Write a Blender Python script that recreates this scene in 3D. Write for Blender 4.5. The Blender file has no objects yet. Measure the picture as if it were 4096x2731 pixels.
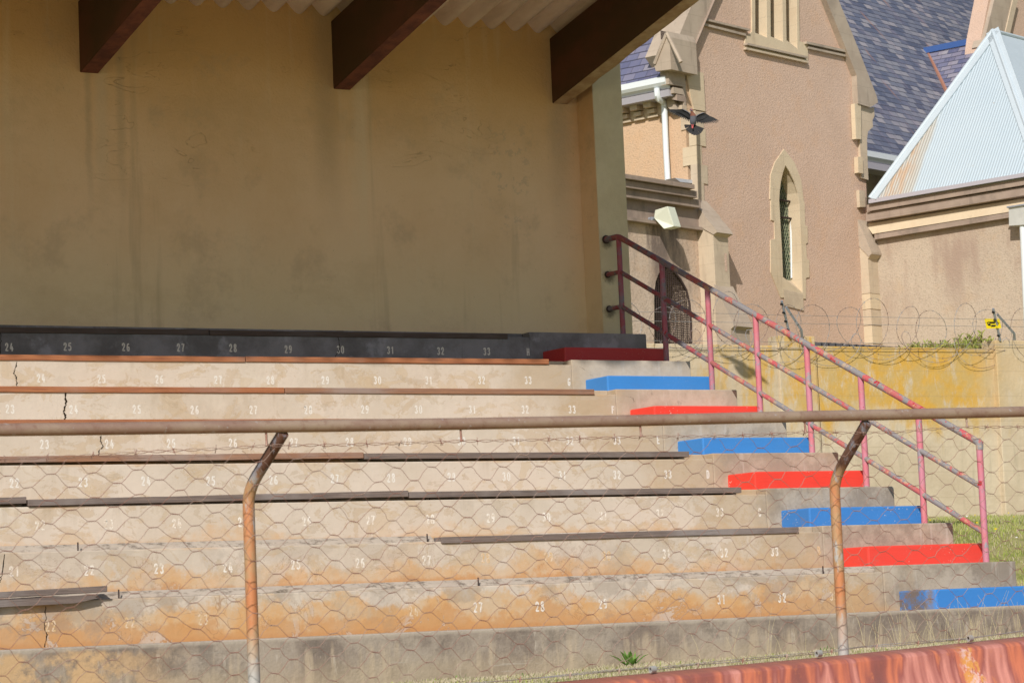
import bpy, bmesh, math, random
from mathutils import Vector, Matrix
from mathutils.geometry import tessellate_polygon
random.seed(7)
scene = bpy.context.scene
COL = scene.collection
V = Vector

# ------------------------------------------------------------------ camera
FPX = 10768.0                                   # focal length in units of a 4096-wide frame
YAW, PITCH, ROLL = .5122, .1036, -.0426
CAM = V((-11.7193, -21.2955, -2.63))
T, R_ = .7332, .333                             # tread and riser of the terrace
cy, sy = math.cos(YAW), math.sin(YAW); cp, sp = math.cos(PITCH), math.sin(PITCH)
FW = V((sy*cp, cy*cp, sp)); RT = V((cy, -sy, 0)); UP = RT.cross(FW)
cr, sr = math.cos(ROLL), math.sin(ROLL)
RR = RT*cr + UP*sr; UU = UP*cr - RT*sr
cam_d = bpy.data.cameras.new('camera'); cam = bpy.data.objects.new('camera', cam_d); COL.objects.link(cam)
cam.matrix_world = Matrix(((RR.x, UU.x, -FW.x, CAM.x), (RR.y, UU.y, -FW.y, CAM.y), (RR.z, UU.z, -FW.z, CAM.z), (0, 0, 0, 1)))
cam_d.sensor_width = 36; cam_d.lens = FPX/4096*36; cam_d.clip_start = .5; cam_d.clip_end = 3000
cam_d.dof.use_dof = True; cam_d.dof.focus_distance = 24.0; cam_d.dof.aperture_fstop = 11
scene.camera = cam

def ray(x, y): return FW + RR*((x-2048)/FPX) + UU*((1365.5-y)/FPX)
def onY(x, y, yy): d = ray(x, y); return CAM + d*((yy-CAM.y)/d.y)
def onX(x, y, xx): d = ray(x, y); return CAM + d*((xx-CAM.x)/d.x)
def onP(x, y, p0, n): d = ray(x, y); return CAM + d*((p0-CAM).dot(n)/d.dot(n))

# ------------------------------------------------------------------ mesh helpers
class MB:
    def __init__(s): s.v = []; s.f = []; s.m = []
    def add(s, vs, fs, mi=0):
        b = len(s.v); s.v += [V(v) for v in vs]
        for f in fs: s.f.append(tuple(b+i for i in f)); s.m.append(mi)
    def box(s, lo, hi, mi=0):
        x0, y0, z0 = lo; x1, y1, z1 = hi
        s.add([(x0,y0,z0),(x1,y0,z0),(x1,y1,z0),(x0,y1,z0),(x0,y0,z1),(x1,y0,z1),(x1,y1,z1),(x0,y1,z1)],
              [(0,3,2,1),(4,5,6,7),(0,1,5,4),(1,2,6,5),(2,3,7,6),(3,0,4,7)], mi)
    def obox(s, o, a, b, c, mi=0):                # oriented box: corner and three edge vectors
        o, a, b, c = V(o), V(a), V(b), V(c)
        s.add([o, o+a, o+a+b, o+b, o+c, o+a+c, o+a+b+c, o+b+c],
              [(0,3,2,1),(4,5,6,7),(0,1,5,4),(1,2,6,5),(2,3,7,6),(3,0,4,7)], mi)
    def prism(s, poly, ext, mi=0):                # polygon pushed along ext
        poly = [V(p) for p in poly]; ext = V(ext); n = len(poly)
        tr = tessellate_polygon([poly])
        s.add(poly+[p+ext for p in poly], [tuple(t) for t in tr]+[tuple(n+i for i in reversed(t)) for t in tr]
              + [(i, (i+1) % n, n+(i+1) % n, n+i) for i in range(n)], mi)
    def holed(s, outer, holes, ext, mi=0, dmi=None):   # slab with real openings
        loops = [[V(p) for p in outer]]+[[V(p) for p in h] for h in holes]; ext = V(ext)
        flat = [p for l in loops for p in l]; n = len(flat)
        tr = tessellate_polygon(loops)
        fs = [tuple(t) for t in tr]+[tuple(n+i for i in reversed(t)) for t in tr]
        s.add(flat+[p+ext for p in flat], fs, mi)
        b = 0; base = len(s.v)-2*n
        for li, l in enumerate(loops):
            k = len(l)
            for i in range(k):
                s.f.append((base+b+i, base+b+(i+1) % k, base+n+b+(i+1) % k, base+n+b+i)); s.m.append(mi if li == 0 or dmi is None else dmi)
            b += k
    def tube(s, pts, r, seg=8, mi=0, caps=True, r1=None):
        pts = [V(p) for p in pts]; n = len(pts); b = len(s.v)
        up = None
        for i, p in enumerate(pts):
            d = (pts[min(i+1, n-1)]-pts[max(i-1, 0)])
            if d.length < 1e-9: d = V((0, 0, 1))
            d.normalize()
            if up is None:
                up = V((0, 0, 1)) if abs(d.z) < .9 else V((1, 0, 0))
            a = d.cross(up)
            if a.length < 1e-5: a = d.cross(V((0, 1, 0)))
            a.normalize(); c = a.cross(d).normalized(); up = c
            rr = r if r1 is None else r+(r1-r)*i/(n-1)
            if 0 < i < n-1:
                d0 = (pts[i]-pts[i-1]).normalized(); d1 = (pts[i+1]-pts[i]).normalized()
                rr /= max(.7, math.sqrt(max(0, (1+d0.dot(d1))/2)))
            for k in range(seg):
                t = 2*math.pi*k/seg; s.v.append(p+(a*math.cos(t)+c*math.sin(t))*rr)
        for i in range(n-1):
            for k in range(seg):
                k2 = (k+1) % seg
                s.f.append((b+i*seg+k, b+i*seg+k2, b+(i+1)*seg+k2, b+(i+1)*seg+k)); s.m.append(mi)
        if caps:
            s.f.append(tuple(b+k for k in reversed(range(seg)))); s.m.append(mi)
            s.f.append(tuple(b+(n-1)*seg+k for k in range(seg))); s.m.append(mi)
    def build(s, name, mat, parent=None, smooth=False, bevel=0, origin=None, fixn=True):
        me = bpy.data.meshes.new(name)
        o = bpy.data.objects.new(name, me); COL.objects.link(o)
        if parent is not None:
            org = ORG[parent.name]; o.parent = parent; o.location = (0, 0, 0)
        else:
            if origin is None:
                xs = [v.x for v in s.v]; ys = [v.y for v in s.v]; zs = [v.z for v in s.v]
                origin = V(((min(xs)+max(xs))/2, (min(ys)+max(ys))/2, min(zs)))
            org = V(origin); o.location = org
        ORG[o.name] = org
        me.from_pydata([tuple(v-org) for v in s.v], [], s.f)
        for m in (mat if isinstance(mat, (list, tuple)) else [mat]): me.materials.append(m)
        me.polygons.foreach_set('material_index', s.m)
        if fixn:
            bm = bmesh.new(); bm.from_mesh(me)
            bmesh.ops.recalc_face_normals(bm, faces=bm.faces); bm.to_mesh(me); bm.free()
        if smooth:
            me.polygons.foreach_set('use_smooth', [True]*len(me.polygons))
            if smooth == 'auto':
                try: me.set_sharp_from_angle(angle=math.radians(40))
                except Exception: pass
        if bevel:
            b = o.modifiers.new('bevel', 'BEVEL'); b.width = bevel; b.segments = 2; b.limit_method = 'ANGLE'; b.angle_limit = .6
        me.update()
        return o
ORG = {}
def tag(o, label=None, cat=None, group=None, kind=None):
    if label: o['label'] = label
    if cat: o['category'] = cat
    if group: o['group'] = group
    if kind: o['kind'] = kind
    return o
def thing(name, label, cat, loc, group=None):
    o = bpy.data.objects.new(name, None); COL.objects.link(o); o.location = loc; o.empty_display_size = .1
    ORG[o.name] = V(loc)
    return tag(o, label, cat, group)

# ------------------------------------------------------------------ material helpers
class NT:
    def __init__(s, name):
        s.mat = bpy.data.materials.new(name); s.mat.use_nodes = True
        s.t = s.mat.node_tree; s.n = s.t.nodes; s.l = s.t.links
        s.b = s.n['Principled BSDF']
        g = s.n.new('ShaderNodeNewGeometry'); s.pos = g.outputs['Position']; s.geo = g
    def put(s, sock, val):
        if val is None: return
        if isinstance(val, bpy.types.NodeSocket): s.l.new(val, sock)
        elif isinstance(val, (tuple, list)) and len(val) == 3 and sock.type == 'RGBA': sock.default_value = (*val, 1)
        else: sock.default_value = val
    def math(s, op, a, b=None, c=None, clamp=False):
        n = s.n.new('ShaderNodeMath'); n.operation = op; n.use_clamp = clamp
        s.put(n.inputs[0], a); s.put(n.inputs[1], b)
        if c is not None: s.put(n.inputs[2], c)
        return n.outputs[0]
    def vmath(s, op, a, b=None):
        n = s.n.new('ShaderNodeVectorMath'); n.operation = op; s.put(n.inputs[0], a); s.put(n.inputs[1], b)
        return n.outputs['Value'] if op == 'DOT_PRODUCT' else n.outputs[0]
    def scale(s, v, xyz): return s.vmath('MULTIPLY', v, xyz)
    def noise(s, sc, det=4, rough=.6, vec=None, dist=0, out='Fac'):
        n = s.n.new('ShaderNodeTexNoise'); n.inputs['Scale'].default_value = sc; n.inputs['Detail'].default_value = det
        n.inputs['Roughness'].default_value = rough; n.inputs['Distortion'].default_value = dist
        s.l.new(vec if vec is not None else s.pos, n.inputs['Vector']); return n.outputs[out]
    def voro(s, sc, vec=None, feat='F1', out='Distance'):
        n = s.n.new('ShaderNodeTexVoronoi'); n.feature = feat; n.inputs['Scale'].default_value = sc
        s.l.new(vec if vec is not None else s.pos, n.inputs['Vector']); return n.outputs[out]
    def xyz(s, v=None):
        n = s.n.new('ShaderNodeSeparateXYZ'); s.l.new(v if v is not None else s.pos, n.inputs[0]); return n.outputs
    def comb(s, x, y, z):
        n = s.n.new('ShaderNodeCombineXYZ'); s.put(n.inputs[0], x); s.put(n.inputs[1], y); s.put(n.inputs[2], z); return n.outputs[0]
    def step(s, v, a, b, lo=0., hi=1.):          # smooth map range
        n = s.n.new('ShaderNodeMapRange'); n.interpolation_type = 'SMOOTHSTEP'
        s.put(n.inputs[0], v); n.inputs[1].default_value = a; n.inputs[2].default_value = b
        n.inputs[3].default_value = lo; n.inputs[4].default_value = hi; return n.outputs[0]
    def mix(s, f, a, b, mode='MIX'):
        n = s.n.new('ShaderNodeMix'); n.data_type = 'RGBA'; n.blend_type = mode
        s.put(n.inputs[0], f); s.put(n.inputs[6], a); s.put(n.inputs[7], b); return n.outputs[2]
    def ramp(s, f, stops):
        n = s.n.new('ShaderNodeValToRGB'); e = n.color_ramp.elements
        while len(e) < len(stops): e.new(.5)
        for i, (p, c) in enumerate(stops): e[i].position = p; e[i].color = (*c, 1)
        s.put(n.inputs[0], f); return n.outputs[0]
    def done(s, col, rough=.85, spec=.25, bump=None, bd=.01, bs=.6, metal=0):
        s.put(s.b.inputs['Base Color'], col); s.put(s.b.inputs['Roughness'], rough)
        s.b.inputs['Specular IOR Level'].default_value = spec; s.put(s.b.inputs['Metallic'], metal)
        if bump is not None:
            n = s.n.new('ShaderNodeBump'); n.inputs['Distance'].default_value = bd; n.inputs['Strength'].default_value = bs
            s.l.new(bump, n.inputs['Height']); s.l.new(n.outputs[0], s.b.inputs['Normal'])
        return s.mat
def flat(name, c, rough=.7, spec=.3, var=.12, sc=14, metal=0, bd=.002):
    m = NT(name); n = m.noise(sc, 5)
    col = m.mix(n, tuple(x*(1-var) for x in c), tuple(min(1, x*(1+var)) for x in c))
    return m.done(col, rough, spec, m.noise(sc*6, 4), bd, .4, metal)
M = {}

def tier_mat(k, stain, grey, hi=0.):
    m = NT('terrace_plaster_%d' % k); X, Y, Z = m.xyz()
    vl = m.math('DIVIDE', m.math('ADD', Z, (k+1)*R_), R_)
    sh = m.vmath('ADD', m.pos, (k*3.7, 0, 0))
    def off(a, b, c): return m.vmath('ADD', sh, (a, b, c))
    def mul(a, b): return m.math('MULTIPLY', a, b)
    big = m.noise(1.1, 5, .6, sh)
    col = m.mix(m.step(big, .38, .64), (.57, .495, .42), (.51, .44, .36))
    # tan water marks with drawn edges
    for q, (o, lo, w, c, f) in enumerate((((1, 0, 5), .53, .05, (.45, .335, .215), .45), ((6, 0, 1), .56, .03, (.50, .39, .26), .5), ((3, 0, 8), .60, .02, (.40, .32, .23), .4))):
        p2 = m.noise(1.9+q*.8, 7, .68, m.scale(off(*o), (1, 1, 1.7)), .9)
        msk = mul(m.step(p2, lo, lo+w), f)
        col = m.mix(msk, col, c)
        rim = mul(m.step(m.math('ABSOLUTE', m.math('SUBTRACT', p2, lo+w*.5)), .008, .001), .35)
        col = m.mix(rim, col, (.36, .25, .14))
    pale = m.step(m.noise(2.1, 6, .65, off(9, 2, 4)), .54, .66)
    col = m.mix(mul(pale, .55), col, (.585, .52, .44))
    st = m.noise(8, 4, .6, m.scale(sh, (1, 1, .10)))
    col = m.mix(mul(mul(m.step(st, .54, .72), m.step(vl, .2, 1)), .4), col, (.35, .28, .2))
    st2 = m.noise(5, 4, .6, m.scale(off(4, 0, 0), (1, 1, .12)))
    col = m.mix(mul(m.step(st2, .6, .72), .4), col, (.60, .53, .45))
    # iron stain creeping out from under the planks
    tl = m.math('ADD', vl, mul(m.math('SUBTRACT', m.noise(4, 5, .7, sh), .5), .3))
    col = m.mix(mul(mul(m.step(tl, .80, .93), m.step(m.noise(.9, 4, .6, off(2, 2, 2)), .46, .6)), .6), col, (.56, .31, .12))
    # soil splash rising from the tread
    n1 = m.noise(1.5, 7, .72, off(0, 0, 11)); n2 = m.noise(8, 5, .65, sh)
    edge = m.math('ADD', mul(m.math('SUBTRACT', n1, .5), 2.1), mul(m.math('SUBTRACT', n2, .5), .4))
    d1 = m.math('SUBTRACT', m.math('ADD', edge, stain), vl)
    oc = m.mix(m.step(m.noise(2.4, 6, .75, sh), .38, .62), (.55, .32, .14), (.53, .40, .265))
    col = m.mix(mul(m.step(d1, -.10, .14), min(1, .4+stain*.8)), col, oc)
    d2 = m.math('SUBTRACT', m.math('ADD', edge, stain-.30), vl)
    col = m.mix(mul(m.step(d2, -.04, .14), .7), col, m.mix(m.noise(6, 5, .7, sh), (.50, .235, .08), (.46, .28, .14)))
    if k >= 4: col = m.mix(mul(m.step(m.math('ADD', vl, mul(n2, .2)), .22, .10), .55), col, (.45, .22, .09))
    if k >= 6:
        fl = mul(m.step(m.noise(2.0, 8, .72, off(5, 0, 3), .6), .55, .57), m.step(vl, .8, .5))
        fl = mul(fl, m.step(n1, .42, .55))
        col = m.mix(mul(fl, .85 if k == 7 else .5), col, m.mix(m.noise(12, 4, .7), (.56, .46, .38), (.44, .36, .30)))
        rim = mul(m.step(m.math('ABSOLUTE', m.math('SUBTRACT', m.noise(2.0, 8, .72, off(5, 0, 3), .6), .553)), .006, .001), m.step(vl, .85, .6))
        col = m.mix(mul(rim, .6), col, (.24, .14, .08))
        wv = m.vmath('ADD', sh, m.scale(m.noise(4, 3, .5, sh, 0, 'Color'), (.3, .3, .3)))
        cr = mul(m.step(m.voro(7, wv, 'DISTANCE_TO_EDGE'), .022, .004), m.step(m.noise(1.3, 4, .6, off(1, 1, 1)), .52, .6))
        col = m.mix(mul(cr, .55 if k == 7 else .2), col, (.27, .15, .08))
        gp = m.step(m.math('ADD', m.noise(1.4, 6, .7, off(8, 0, 2)), mul(vl, .16)), .60, .66)
        col = m.mix(mul(gp, .42 if k == 7 else .18), col, (.27, .225, .185))
    # brown bloom round the row letter, then bare cement at the stair end
    wn = mul(m.math('SUBTRACT', m.noise(2.6, 6, .7, sh), .5), 1.1)
    bx_ = m.math('ADD', X, wn)
    bloom = mul(m.step(bx_, -.35, .05), m.step(bx_, .85, .45))
    col = m.mix(mul(bloom, .55), col, (.41, .31, .2))
    gx = m.step(m.math('ADD', X, mul(wn, .5)), .28, .62)
    lt = max(0, min(1, (k-1)/4))
    L = lambda a, b: tuple(x*(1-lt)+y*lt for x, y in zip(a, b))
    gcol = m.mix(m.step(m.noise(2.8, 7, .72, sh), .40, .62), L((.41, .345, .27), (.27, .225, .18)), L((.50, .43, .345), (.42, .36, .29)))
    gcol = m.mix(mul(m.step(m.noise(2.2, 6, .7, off(3, 3, 3)), .55, .63), .32), gcol, (.43, .32, .21))
    gcol = m.mix(mul(m.step(m.noise(10, 4, .6, m.scale(sh, (1, 1, .12))), .58, .70), .5), gcol, (.52, .47, .41))
    gcol = m.mix(mul(m.step(m.noise(7, 6, .7, off(0, 6, 0)), .60, .66), .5), gcol, (.22, .185, .15))
    if k >= 5: gcol = m.mix(mul(m.step(m.math('ADD', vl, mul(n2, .3)), .34, .16), .5), gcol, (.44, .28, .15))
    col = m.mix(mul(gx, grey), col, gcol)
    gr = m.step(m.noise(1.4, 7, .75, off(20, 0, 0)), .55, .63)
    col = m.mix(mul(gr, .10+.04*max(0, k-4)), col, (.25, .22, .18))
    if k == 0:  # top tier: roof shade painted in as darker, bluer plaster
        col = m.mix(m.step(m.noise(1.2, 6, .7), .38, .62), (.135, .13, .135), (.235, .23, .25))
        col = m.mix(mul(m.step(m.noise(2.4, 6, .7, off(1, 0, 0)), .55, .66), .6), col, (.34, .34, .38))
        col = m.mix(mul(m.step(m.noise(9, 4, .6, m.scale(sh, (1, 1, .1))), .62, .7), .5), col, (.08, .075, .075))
    sp_ = m.step(m.voro(34, sh), .10, .05)
    col = m.mix(mul(sp_, m.step(m.noise(5, 2, .5, sh), .5, .6, 0, .6)), col, (.2, .14, .09))
    h = m.math('ADD', m.noise(22, 6, .65), mul(m.noise(3, 4), 1.5))
    return m.done(col, .93, .15, h, .006, .6)

def kerb_mat():
    m = NT('kerb_cement'); X, Y, Z = m.xyz()
    def mul(a, b): return m.math('MULTIPLY', a, b)
    a = m.noise(1.7, 8, .72, m.scale(m.pos, (1, 1, .8)))
    col = m.mix(m.step(a, .40, .60), (.205, .165, .14), (.35, .295, .245))
    b = m.noise(4.5, 7, .72, m.vmath('ADD', m.pos, (3, 0, 3)))
    col = m.mix(mul(m.step(b, .5, .62), .55), col, (.155, .13, .112))
    s = m.noise(9, 5, .65, m.scale(m.pos, (1, 1, .10)))
    zz = m.math('ADD', Z, mul(m.math('SUBTRACT', m.noise(4, 5, .7), .5), .2))
    col = m.mix(mul(mul(m.step(s, .48, .66), m.step(zz, -2.70, -2.80)), .7), col, (.48, .385, .285))
    col = m.mix(mul(m.step(m.noise(16, 4, .6, m.scale(m.pos, (1, 1, .3))), .62, .7), .5), col, (.50, .44, .38))
    lo = m.step(zz, -2.78, -2.95)
    col = m.mix(mul(lo, .5), col, (.45, .36, .25))
    sc = m.noise(6, 5, .7, m.scale(m.pos, (.35, 1, 6)))
    col = m.mix(mul(m.step(sc, .62, .68), .35), col, (.46, .42, .37))
    o = mul(m.step(m.math('ADD', X, mul(b, .8)), -4.9, -5.6), m.step(m.noise(3.5, 6, .7), .42, .56))
    col = m.mix(mul(o, m.step(zz, -2.68, -2.74)), col, (.52, .35, .2))
    top = m.step(m.math('ADD', Z, mul(m.math('SUBTRACT', m.noise(6, 5), .5), .03)), -2.70, -2.678)
    col = m.mix(mul(top, .65), col, (.44, .38, .32))
    h = m.math('ADD', m.noise(30, 6, .7), m.noise(5, 5))
    return m.done(col, .95, .12, h, .008, .8)

def mat_library():
    # shaded limewash wall
    m = NT('ochre_wall'); X, Y, Z = m.xyz()
    a = m.noise(.9, 6, .65)
    col = m.mix(m.step(a, .35, .7), (.77, .555, .35), (.71, .49, .285))
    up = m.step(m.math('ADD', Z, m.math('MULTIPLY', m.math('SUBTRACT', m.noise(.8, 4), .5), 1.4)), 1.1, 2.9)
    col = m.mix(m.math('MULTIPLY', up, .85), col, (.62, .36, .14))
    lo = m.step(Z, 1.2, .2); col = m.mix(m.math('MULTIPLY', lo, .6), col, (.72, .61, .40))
    g = m.step(m.noise(1.6, 6, .7, m.vmath('ADD', m.pos, (4, 0, 9))), .52, .7)
    col = m.mix(m.math('MULTIPLY', g, .4), col, (.46, .34, .22))
    # rain runs below the rafters, each with its own wandering outline
    for bx, w, c, s in ((-.86, .11, (.70, .55, .37), .55), (-3.38, .07, (.62, .49, .33), .4), (-3.2, .05, (.38, .29, .19), .35), (-1.2, .16, (.34, .26, .17), .35), (1.27, .15, (.42, .32, .21), .4), (-3.5, .04, (.36, .27, .18), .35)):
        xw = m.math('ADD', X, m.math('MULTIPLY', m.math('SUBTRACT', m.noise(2.2, 4, .6, m.scale(m.pos, (0, 0, 1))), .5), .12))
        d = m.math('ABSOLUTE', m.math('SUBTRACT', xw, bx))
        k = m.math('MULTIPLY', m.step(d, w*1.25, w*.1), m.step(m.math('ADD', Z, m.math('MULTIPLY', m.noise(3, 3), .8)), 1.1, 2.4))
        col = m.mix(m.math('MULTIPLY', k, s), col, c)
    wr_ = m.noise(2.3, 3, .55, m.scale(m.pos, (.55, 1, 1.5)), 1.2)
    ridge = m.math('MULTIPLY', m.step(m.math('ABSOLUTE', m.math('SUBTRACT', wr_, .5)), .006, .0), m.step(m.noise(1.3, 3, .5, m.vmath('ADD', m.pos, (3, 3, 1))), .54, .64))
    ridge = m.math('MULTIPLY', ridge, m.step(Z, .7, 1.4))
    col = m.mix(m.math('MULTIPLY', ridge, .28), col, (.22, .16, .10))
    run = m.noise(5, 4, .6, m.scale(m.pos, (1, 1, .06)))
    col = m.mix(m.math('MULTIPLY', m.step(run, .56, .70), .22), col, (.74, .60, .40))
    col = m.mix(m.math('MULTIPLY', m.step(m.noise(3.4, 4, .6, m.scale(m.vmath('ADD', m.pos, (5, 0, 0)), (1, 1, .07))), .58, .70), .30), col, (.34, .25, .15))
    smg = m.step(m.noise(1.1, 6, .7, m.scale(m.vmath('ADD', m.pos, (1, 0, 6)), (.8, 1, 1.3))), .50, .68)
    col = m.mix(m.math('MULTIPLY', smg, .2), col, (.48, .33, .17))
    pk = m.math('MULTIPLY', m.step(m.noise(9, 6, .75), .55, .60), m.math('MULTIPLY', m.step(m.math('ABSOLUTE', m.math('SUBTRACT', X, .72)), .34, .12), m.step(m.math('ABSOLUTE', m.math('SUBTRACT', Z, 1.55)), .75, .3)))
    col = m.mix(m.math('MULTIPLY', pk, .28), col, (.34, .28, .22))
    sp_ = m.step(m.voro(9), .04, .02); col = m.mix(m.math('MULTIPLY', sp_, .6), col, (.2, .16, .11))
    h = m.math('ADD', m.math('MULTIPLY', m.noise(2.6, 5, .6, None, .8), 3), m.math('ADD', m.noise(45, 4), m.math('MULTIPLY', ridge, -1.5)))
    M['wall'] = m.done(col, .9, .15, h, .012, .5)
    m = NT('pier_render'); a = m.noise(3, 6, .7)
    col = m.mix(m.step(a, .35, .7), (.60, .50, .33), (.68, .58, .395))
    col = m.mix(m.step(m.noise(60, 3), .62, .75, 0, .4), col, (.26, .23, .17))
    spots = None
    for (px, py) in ((2427, 962), (2436, 1101), (2441, 1240)):
        p = onY(px, py, .40)
        d = m.vmath('SUBTRACT', m.pos, tuple(p-V((0, 0, .02)))); l = m.n.new('ShaderNodeVectorMath'); l.operation = 'LENGTH'; m.l.new(d, l.inputs[0])
        s = m.step(m.math('ADD', l.outputs['Value'], m.math('MULTIPLY', m.math('SUBTRACT', m.noise(24, 5, .7), .5), .10)), .085, .02)
        spots = s if spots is None else m.math('MAXIMUM', spots, s)
    col = m.mix(m.math('MULTIPLY', spots, .75), col, (.10, .085, .065))
    M['pier'] = m.done(col, .95, .1, m.math('ADD', m.noise(70, 5, .7), m.noise(9, 4)), .008, .8)
    # rafters: dark timber-stained concrete
    m = NT('rafter_brown'); a = m.noise(2, 5, .6, m.scale(m.pos, (1, .5, 1)))
    col = m.mix(m.step(a, .4, .7), (.075, .042, .02), (.12, .048, .028))
    M['rafter'] = m.done(col, .75, .2, m.noise(30, 5), .004, .5)
    m = NT('rafter_soffit'); a = m.noise(5, 6, .7)
    col = m.mix(m.step(a, .35, .65), (.22, .085, .055), (.12, .05, .04))
    M['soffit'] = m.done(col, .85, .15, m.noise(25, 5), .005, .6)
    m = NT('rafter_soffit_lit'); a = m.noise(5, 6, .7)  # paler soffit with bounced light painted into the colour
    col = m.mix(m.step(a, .35, .65), (.50, .37, .24), (.36, .23, .14))
    M['soffit2'] = m.done(col, .85, .15, m.noise(25, 5), .008, .7)
    m = NT('fibre_cement_sheet'); a = m.noise(2.5, 5, .65, m.scale(m.pos, (1, .35, 1)))
    col = m.mix(m.step(a, .35, .7), (.78, .645, .55), (.62, .49, .40))
    b = m.noise(14, 4, .6, m.scale(m.pos, (1, .08, 1))); col = m.mix(m.step(b, .55, .75, 0, .4), col, (.52, .44, .36))
    M['sheet'] = m.done(col, .85, .2, m.noise(40, 4), .003, .5)
    # planks
    def wood(name, c1, c2, c3, g):
        m = NT(name); a = m.noise(4, 6, .7, m.scale(m.pos, (.35, 6, 14)), 1.2); b = m.noise(1.3, 4, .6)
        fine = m.noise(30, 4, .6, m.scale(m.pos, (.12, 2, 5)))
        col = m.mix(m.step(a, .35, .68), c1, c2); col = m.mix(m.math('MULTIPLY', m.step(b, .45, .68), g), col, c3)
        col = m.mix(m.step(fine, .56, .7, 0, .55), col, tuple(x*.35 for x in c2))
        return m.done(col, .8, .2, m.math('ADD', fine, a), .004, .7)
    M['wood_red'] = wood('timber_red_brown', (.40, .165, .075), (.28, .105, .055), (.33, .24, .2), .35)
    M['wood_mid'] = wood('timber_weathered_brown', (.33, .17, .10), (.21, .12, .085), (.31, .26, .24), .7)
    M['wood_shaded'] = wood('timber_roof_shaded', (.10, .075, .065), (.07, .05, .045), (.13, .11, .11), .6)  # timber darkened to paint in roof shade on the top tier planks
    M['wood_grey'] = wood('timber_grey', (.20, .155, .135), (.125, .10, .092), (.27, .24, .23), .8)
    M['crack'] = flat('crack_shadow', (.03, .022, .015), .95, .05)
    # painted steps
    def paint(name, c, worn, wf):
        m = NT(name); X, Y, Z = m.xyz(); a = m.noise(3, 5, .6)
        col = m.mix(a, tuple(x*.9 for x in c), tuple(min(1, x*1.1) for x in c))
        chips = m.math('MULTIPLY', m.step(m.voro(46, m.vmath('ADD', m.pos, m.scale(m.noise(30, 2, .5, None, 0, 'Color'), (.05, .05, .05)))), .2, .14), m.step(m.noise(3.3, 4, .7), .5, .64))
        col = m.mix(m.math('MULTIPLY', chips, worn), col, (.72, .66, .6))
        wash = m.noise(2.2, 5, .65, m.scale(m.pos, (.5, 1, 2.2))); col = m.mix(m.step(wash, .46, .68, 0, .35), col, tuple(x*.78+.03 for x in c))
        brush = m.noise(22, 3, .6, m.scale(m.pos, (.12, 1, 2.5))); col = m.mix(m.step(brush, .55, .72, 0, .18), col, tuple(x*.7 for x in c))
        dirt = m.step(m.noise(4.5, 7, .75), .6, .72)
        col = m.mix(m.math('MULTIPLY', dirt, wf), col, (.28, .2, .16))
        return m.done(col, .55, .35, m.math('ADD', m.noise(25, 5), m.math('MULTIPLY', chips, -1)), .003, .5)
    M['red'] = paint('red_step_paint', (.80, .055, .035), .85, .12)
    M['redworn'] = paint('red_step_paint_worn', (.80, .06, .04), 1, .6)
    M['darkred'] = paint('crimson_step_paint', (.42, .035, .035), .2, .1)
    M['blue'] = paint('blue_step_paint', (.045, .225, .60), .15, .05)
    M['blueworn'] = paint('blue_step_paint_worn', (.045, .205, .56), 1, .2)
    m = NT('blue_step_paint_scuffed'); X, Y, Z = m.xyz(); a = m.noise(4, 6, .75)
    sc = m.math('MULTIPLY', m.step(Y, -5.50, -5.46), m.step(a, .38, .55))
    M['bluescuff'] = m.done(m.mix(sc, (.045, .21, .56), (.17, .14, .13)), .6, .3, m.noise(25, 5), .003, .5)
    m = NT('stencil_paint'); a = m.noise(60, 4, .7)
    M['white'] = m.done(m.mix(m.step(a, .3, .75), (.72, .70, .665), (.58, .53, .46)), .8, .2)
    m = NT('stencil_paint_worn'); a = m.noise(38, 5, .7)
    M['white2'] = m.done(m.mix(m.step(a, .40, .62), (.74, .70, .64), (.56, .47, .37)), .8, .2)
    m = NT('stencil_paint_faded'); a = m.noise(45, 4, .7)
    M['faded'] = m.done(m.mix(m.step(a, .35, .6), (.66, .54, .42), (.55, .38, .2)), .85, .2)
    m = NT('rough_recess'); a = m.noise(17, 7, .75, m.scale(m.pos, (.6, 1, 1.4))); b = m.noise(3, 5)
    col = m.mix(m.step(a, .36, .52), (.20, .165, .135), (.46, .395, .33)); col = m.mix(m.step(b, .5, .62, 0, .4), col, (.42, .34, .28))
    M['recess'] = m.done(col, .97, .1, a, .015, .8)
    # handrail paint, flaking
    def rail(name, ca, cb, cc, q):
        m = NT(name); a = m.noise(7, 6, .72); b = m.noise(11, 6, .7, m.vmath('ADD', m.pos, (3, 1, 8)))
        X, Y, Z = m.xyz(m.geo.outputs['Normal'])
        col = m.mix(m.step(m.noise(4, 4), .4, .6), ca, cb)
        col = m.mix(m.step(a, .60-q, .63-q), col, cc)
        col = m.mix(m.math('MULTIPLY', m.step(b, .55, .58), q*4), col, (.60, .42, .24))
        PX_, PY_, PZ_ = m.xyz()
        roof_shade = m.step(m.math('ADD', PY_, m.math('MULTIPLY', m.math('SUBTRACT', m.noise(5, 5, .7), .5), 1.6)), -2.2, -.2)  # upper rails and posts darkened, painting roof shade into their colour
        col = m.mix(m.math('MULTIPLY', roof_shade, .72), col, m.mix(m.step(a, .48, .56), (.20, .035, .055), (.13, .11, .14)))
        col = m.mix(m.step(m.noise(9, 5, .7, m.vmath('ADD', m.pos, (7, 7, 7))), .64, .66), col, (.42, .03, .04))
        return m.done(col, .6, .3, m.math('ADD', m.noise(50, 4), m.step(a, .60-q, .63-q)), .002, .5)
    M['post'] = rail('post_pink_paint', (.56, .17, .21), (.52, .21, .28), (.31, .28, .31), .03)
    M['rail'] = rail('rail_flaking_paint', (.52, .11, .12), (.44, .17, .15), (.26, .25, .26), .13)
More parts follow.
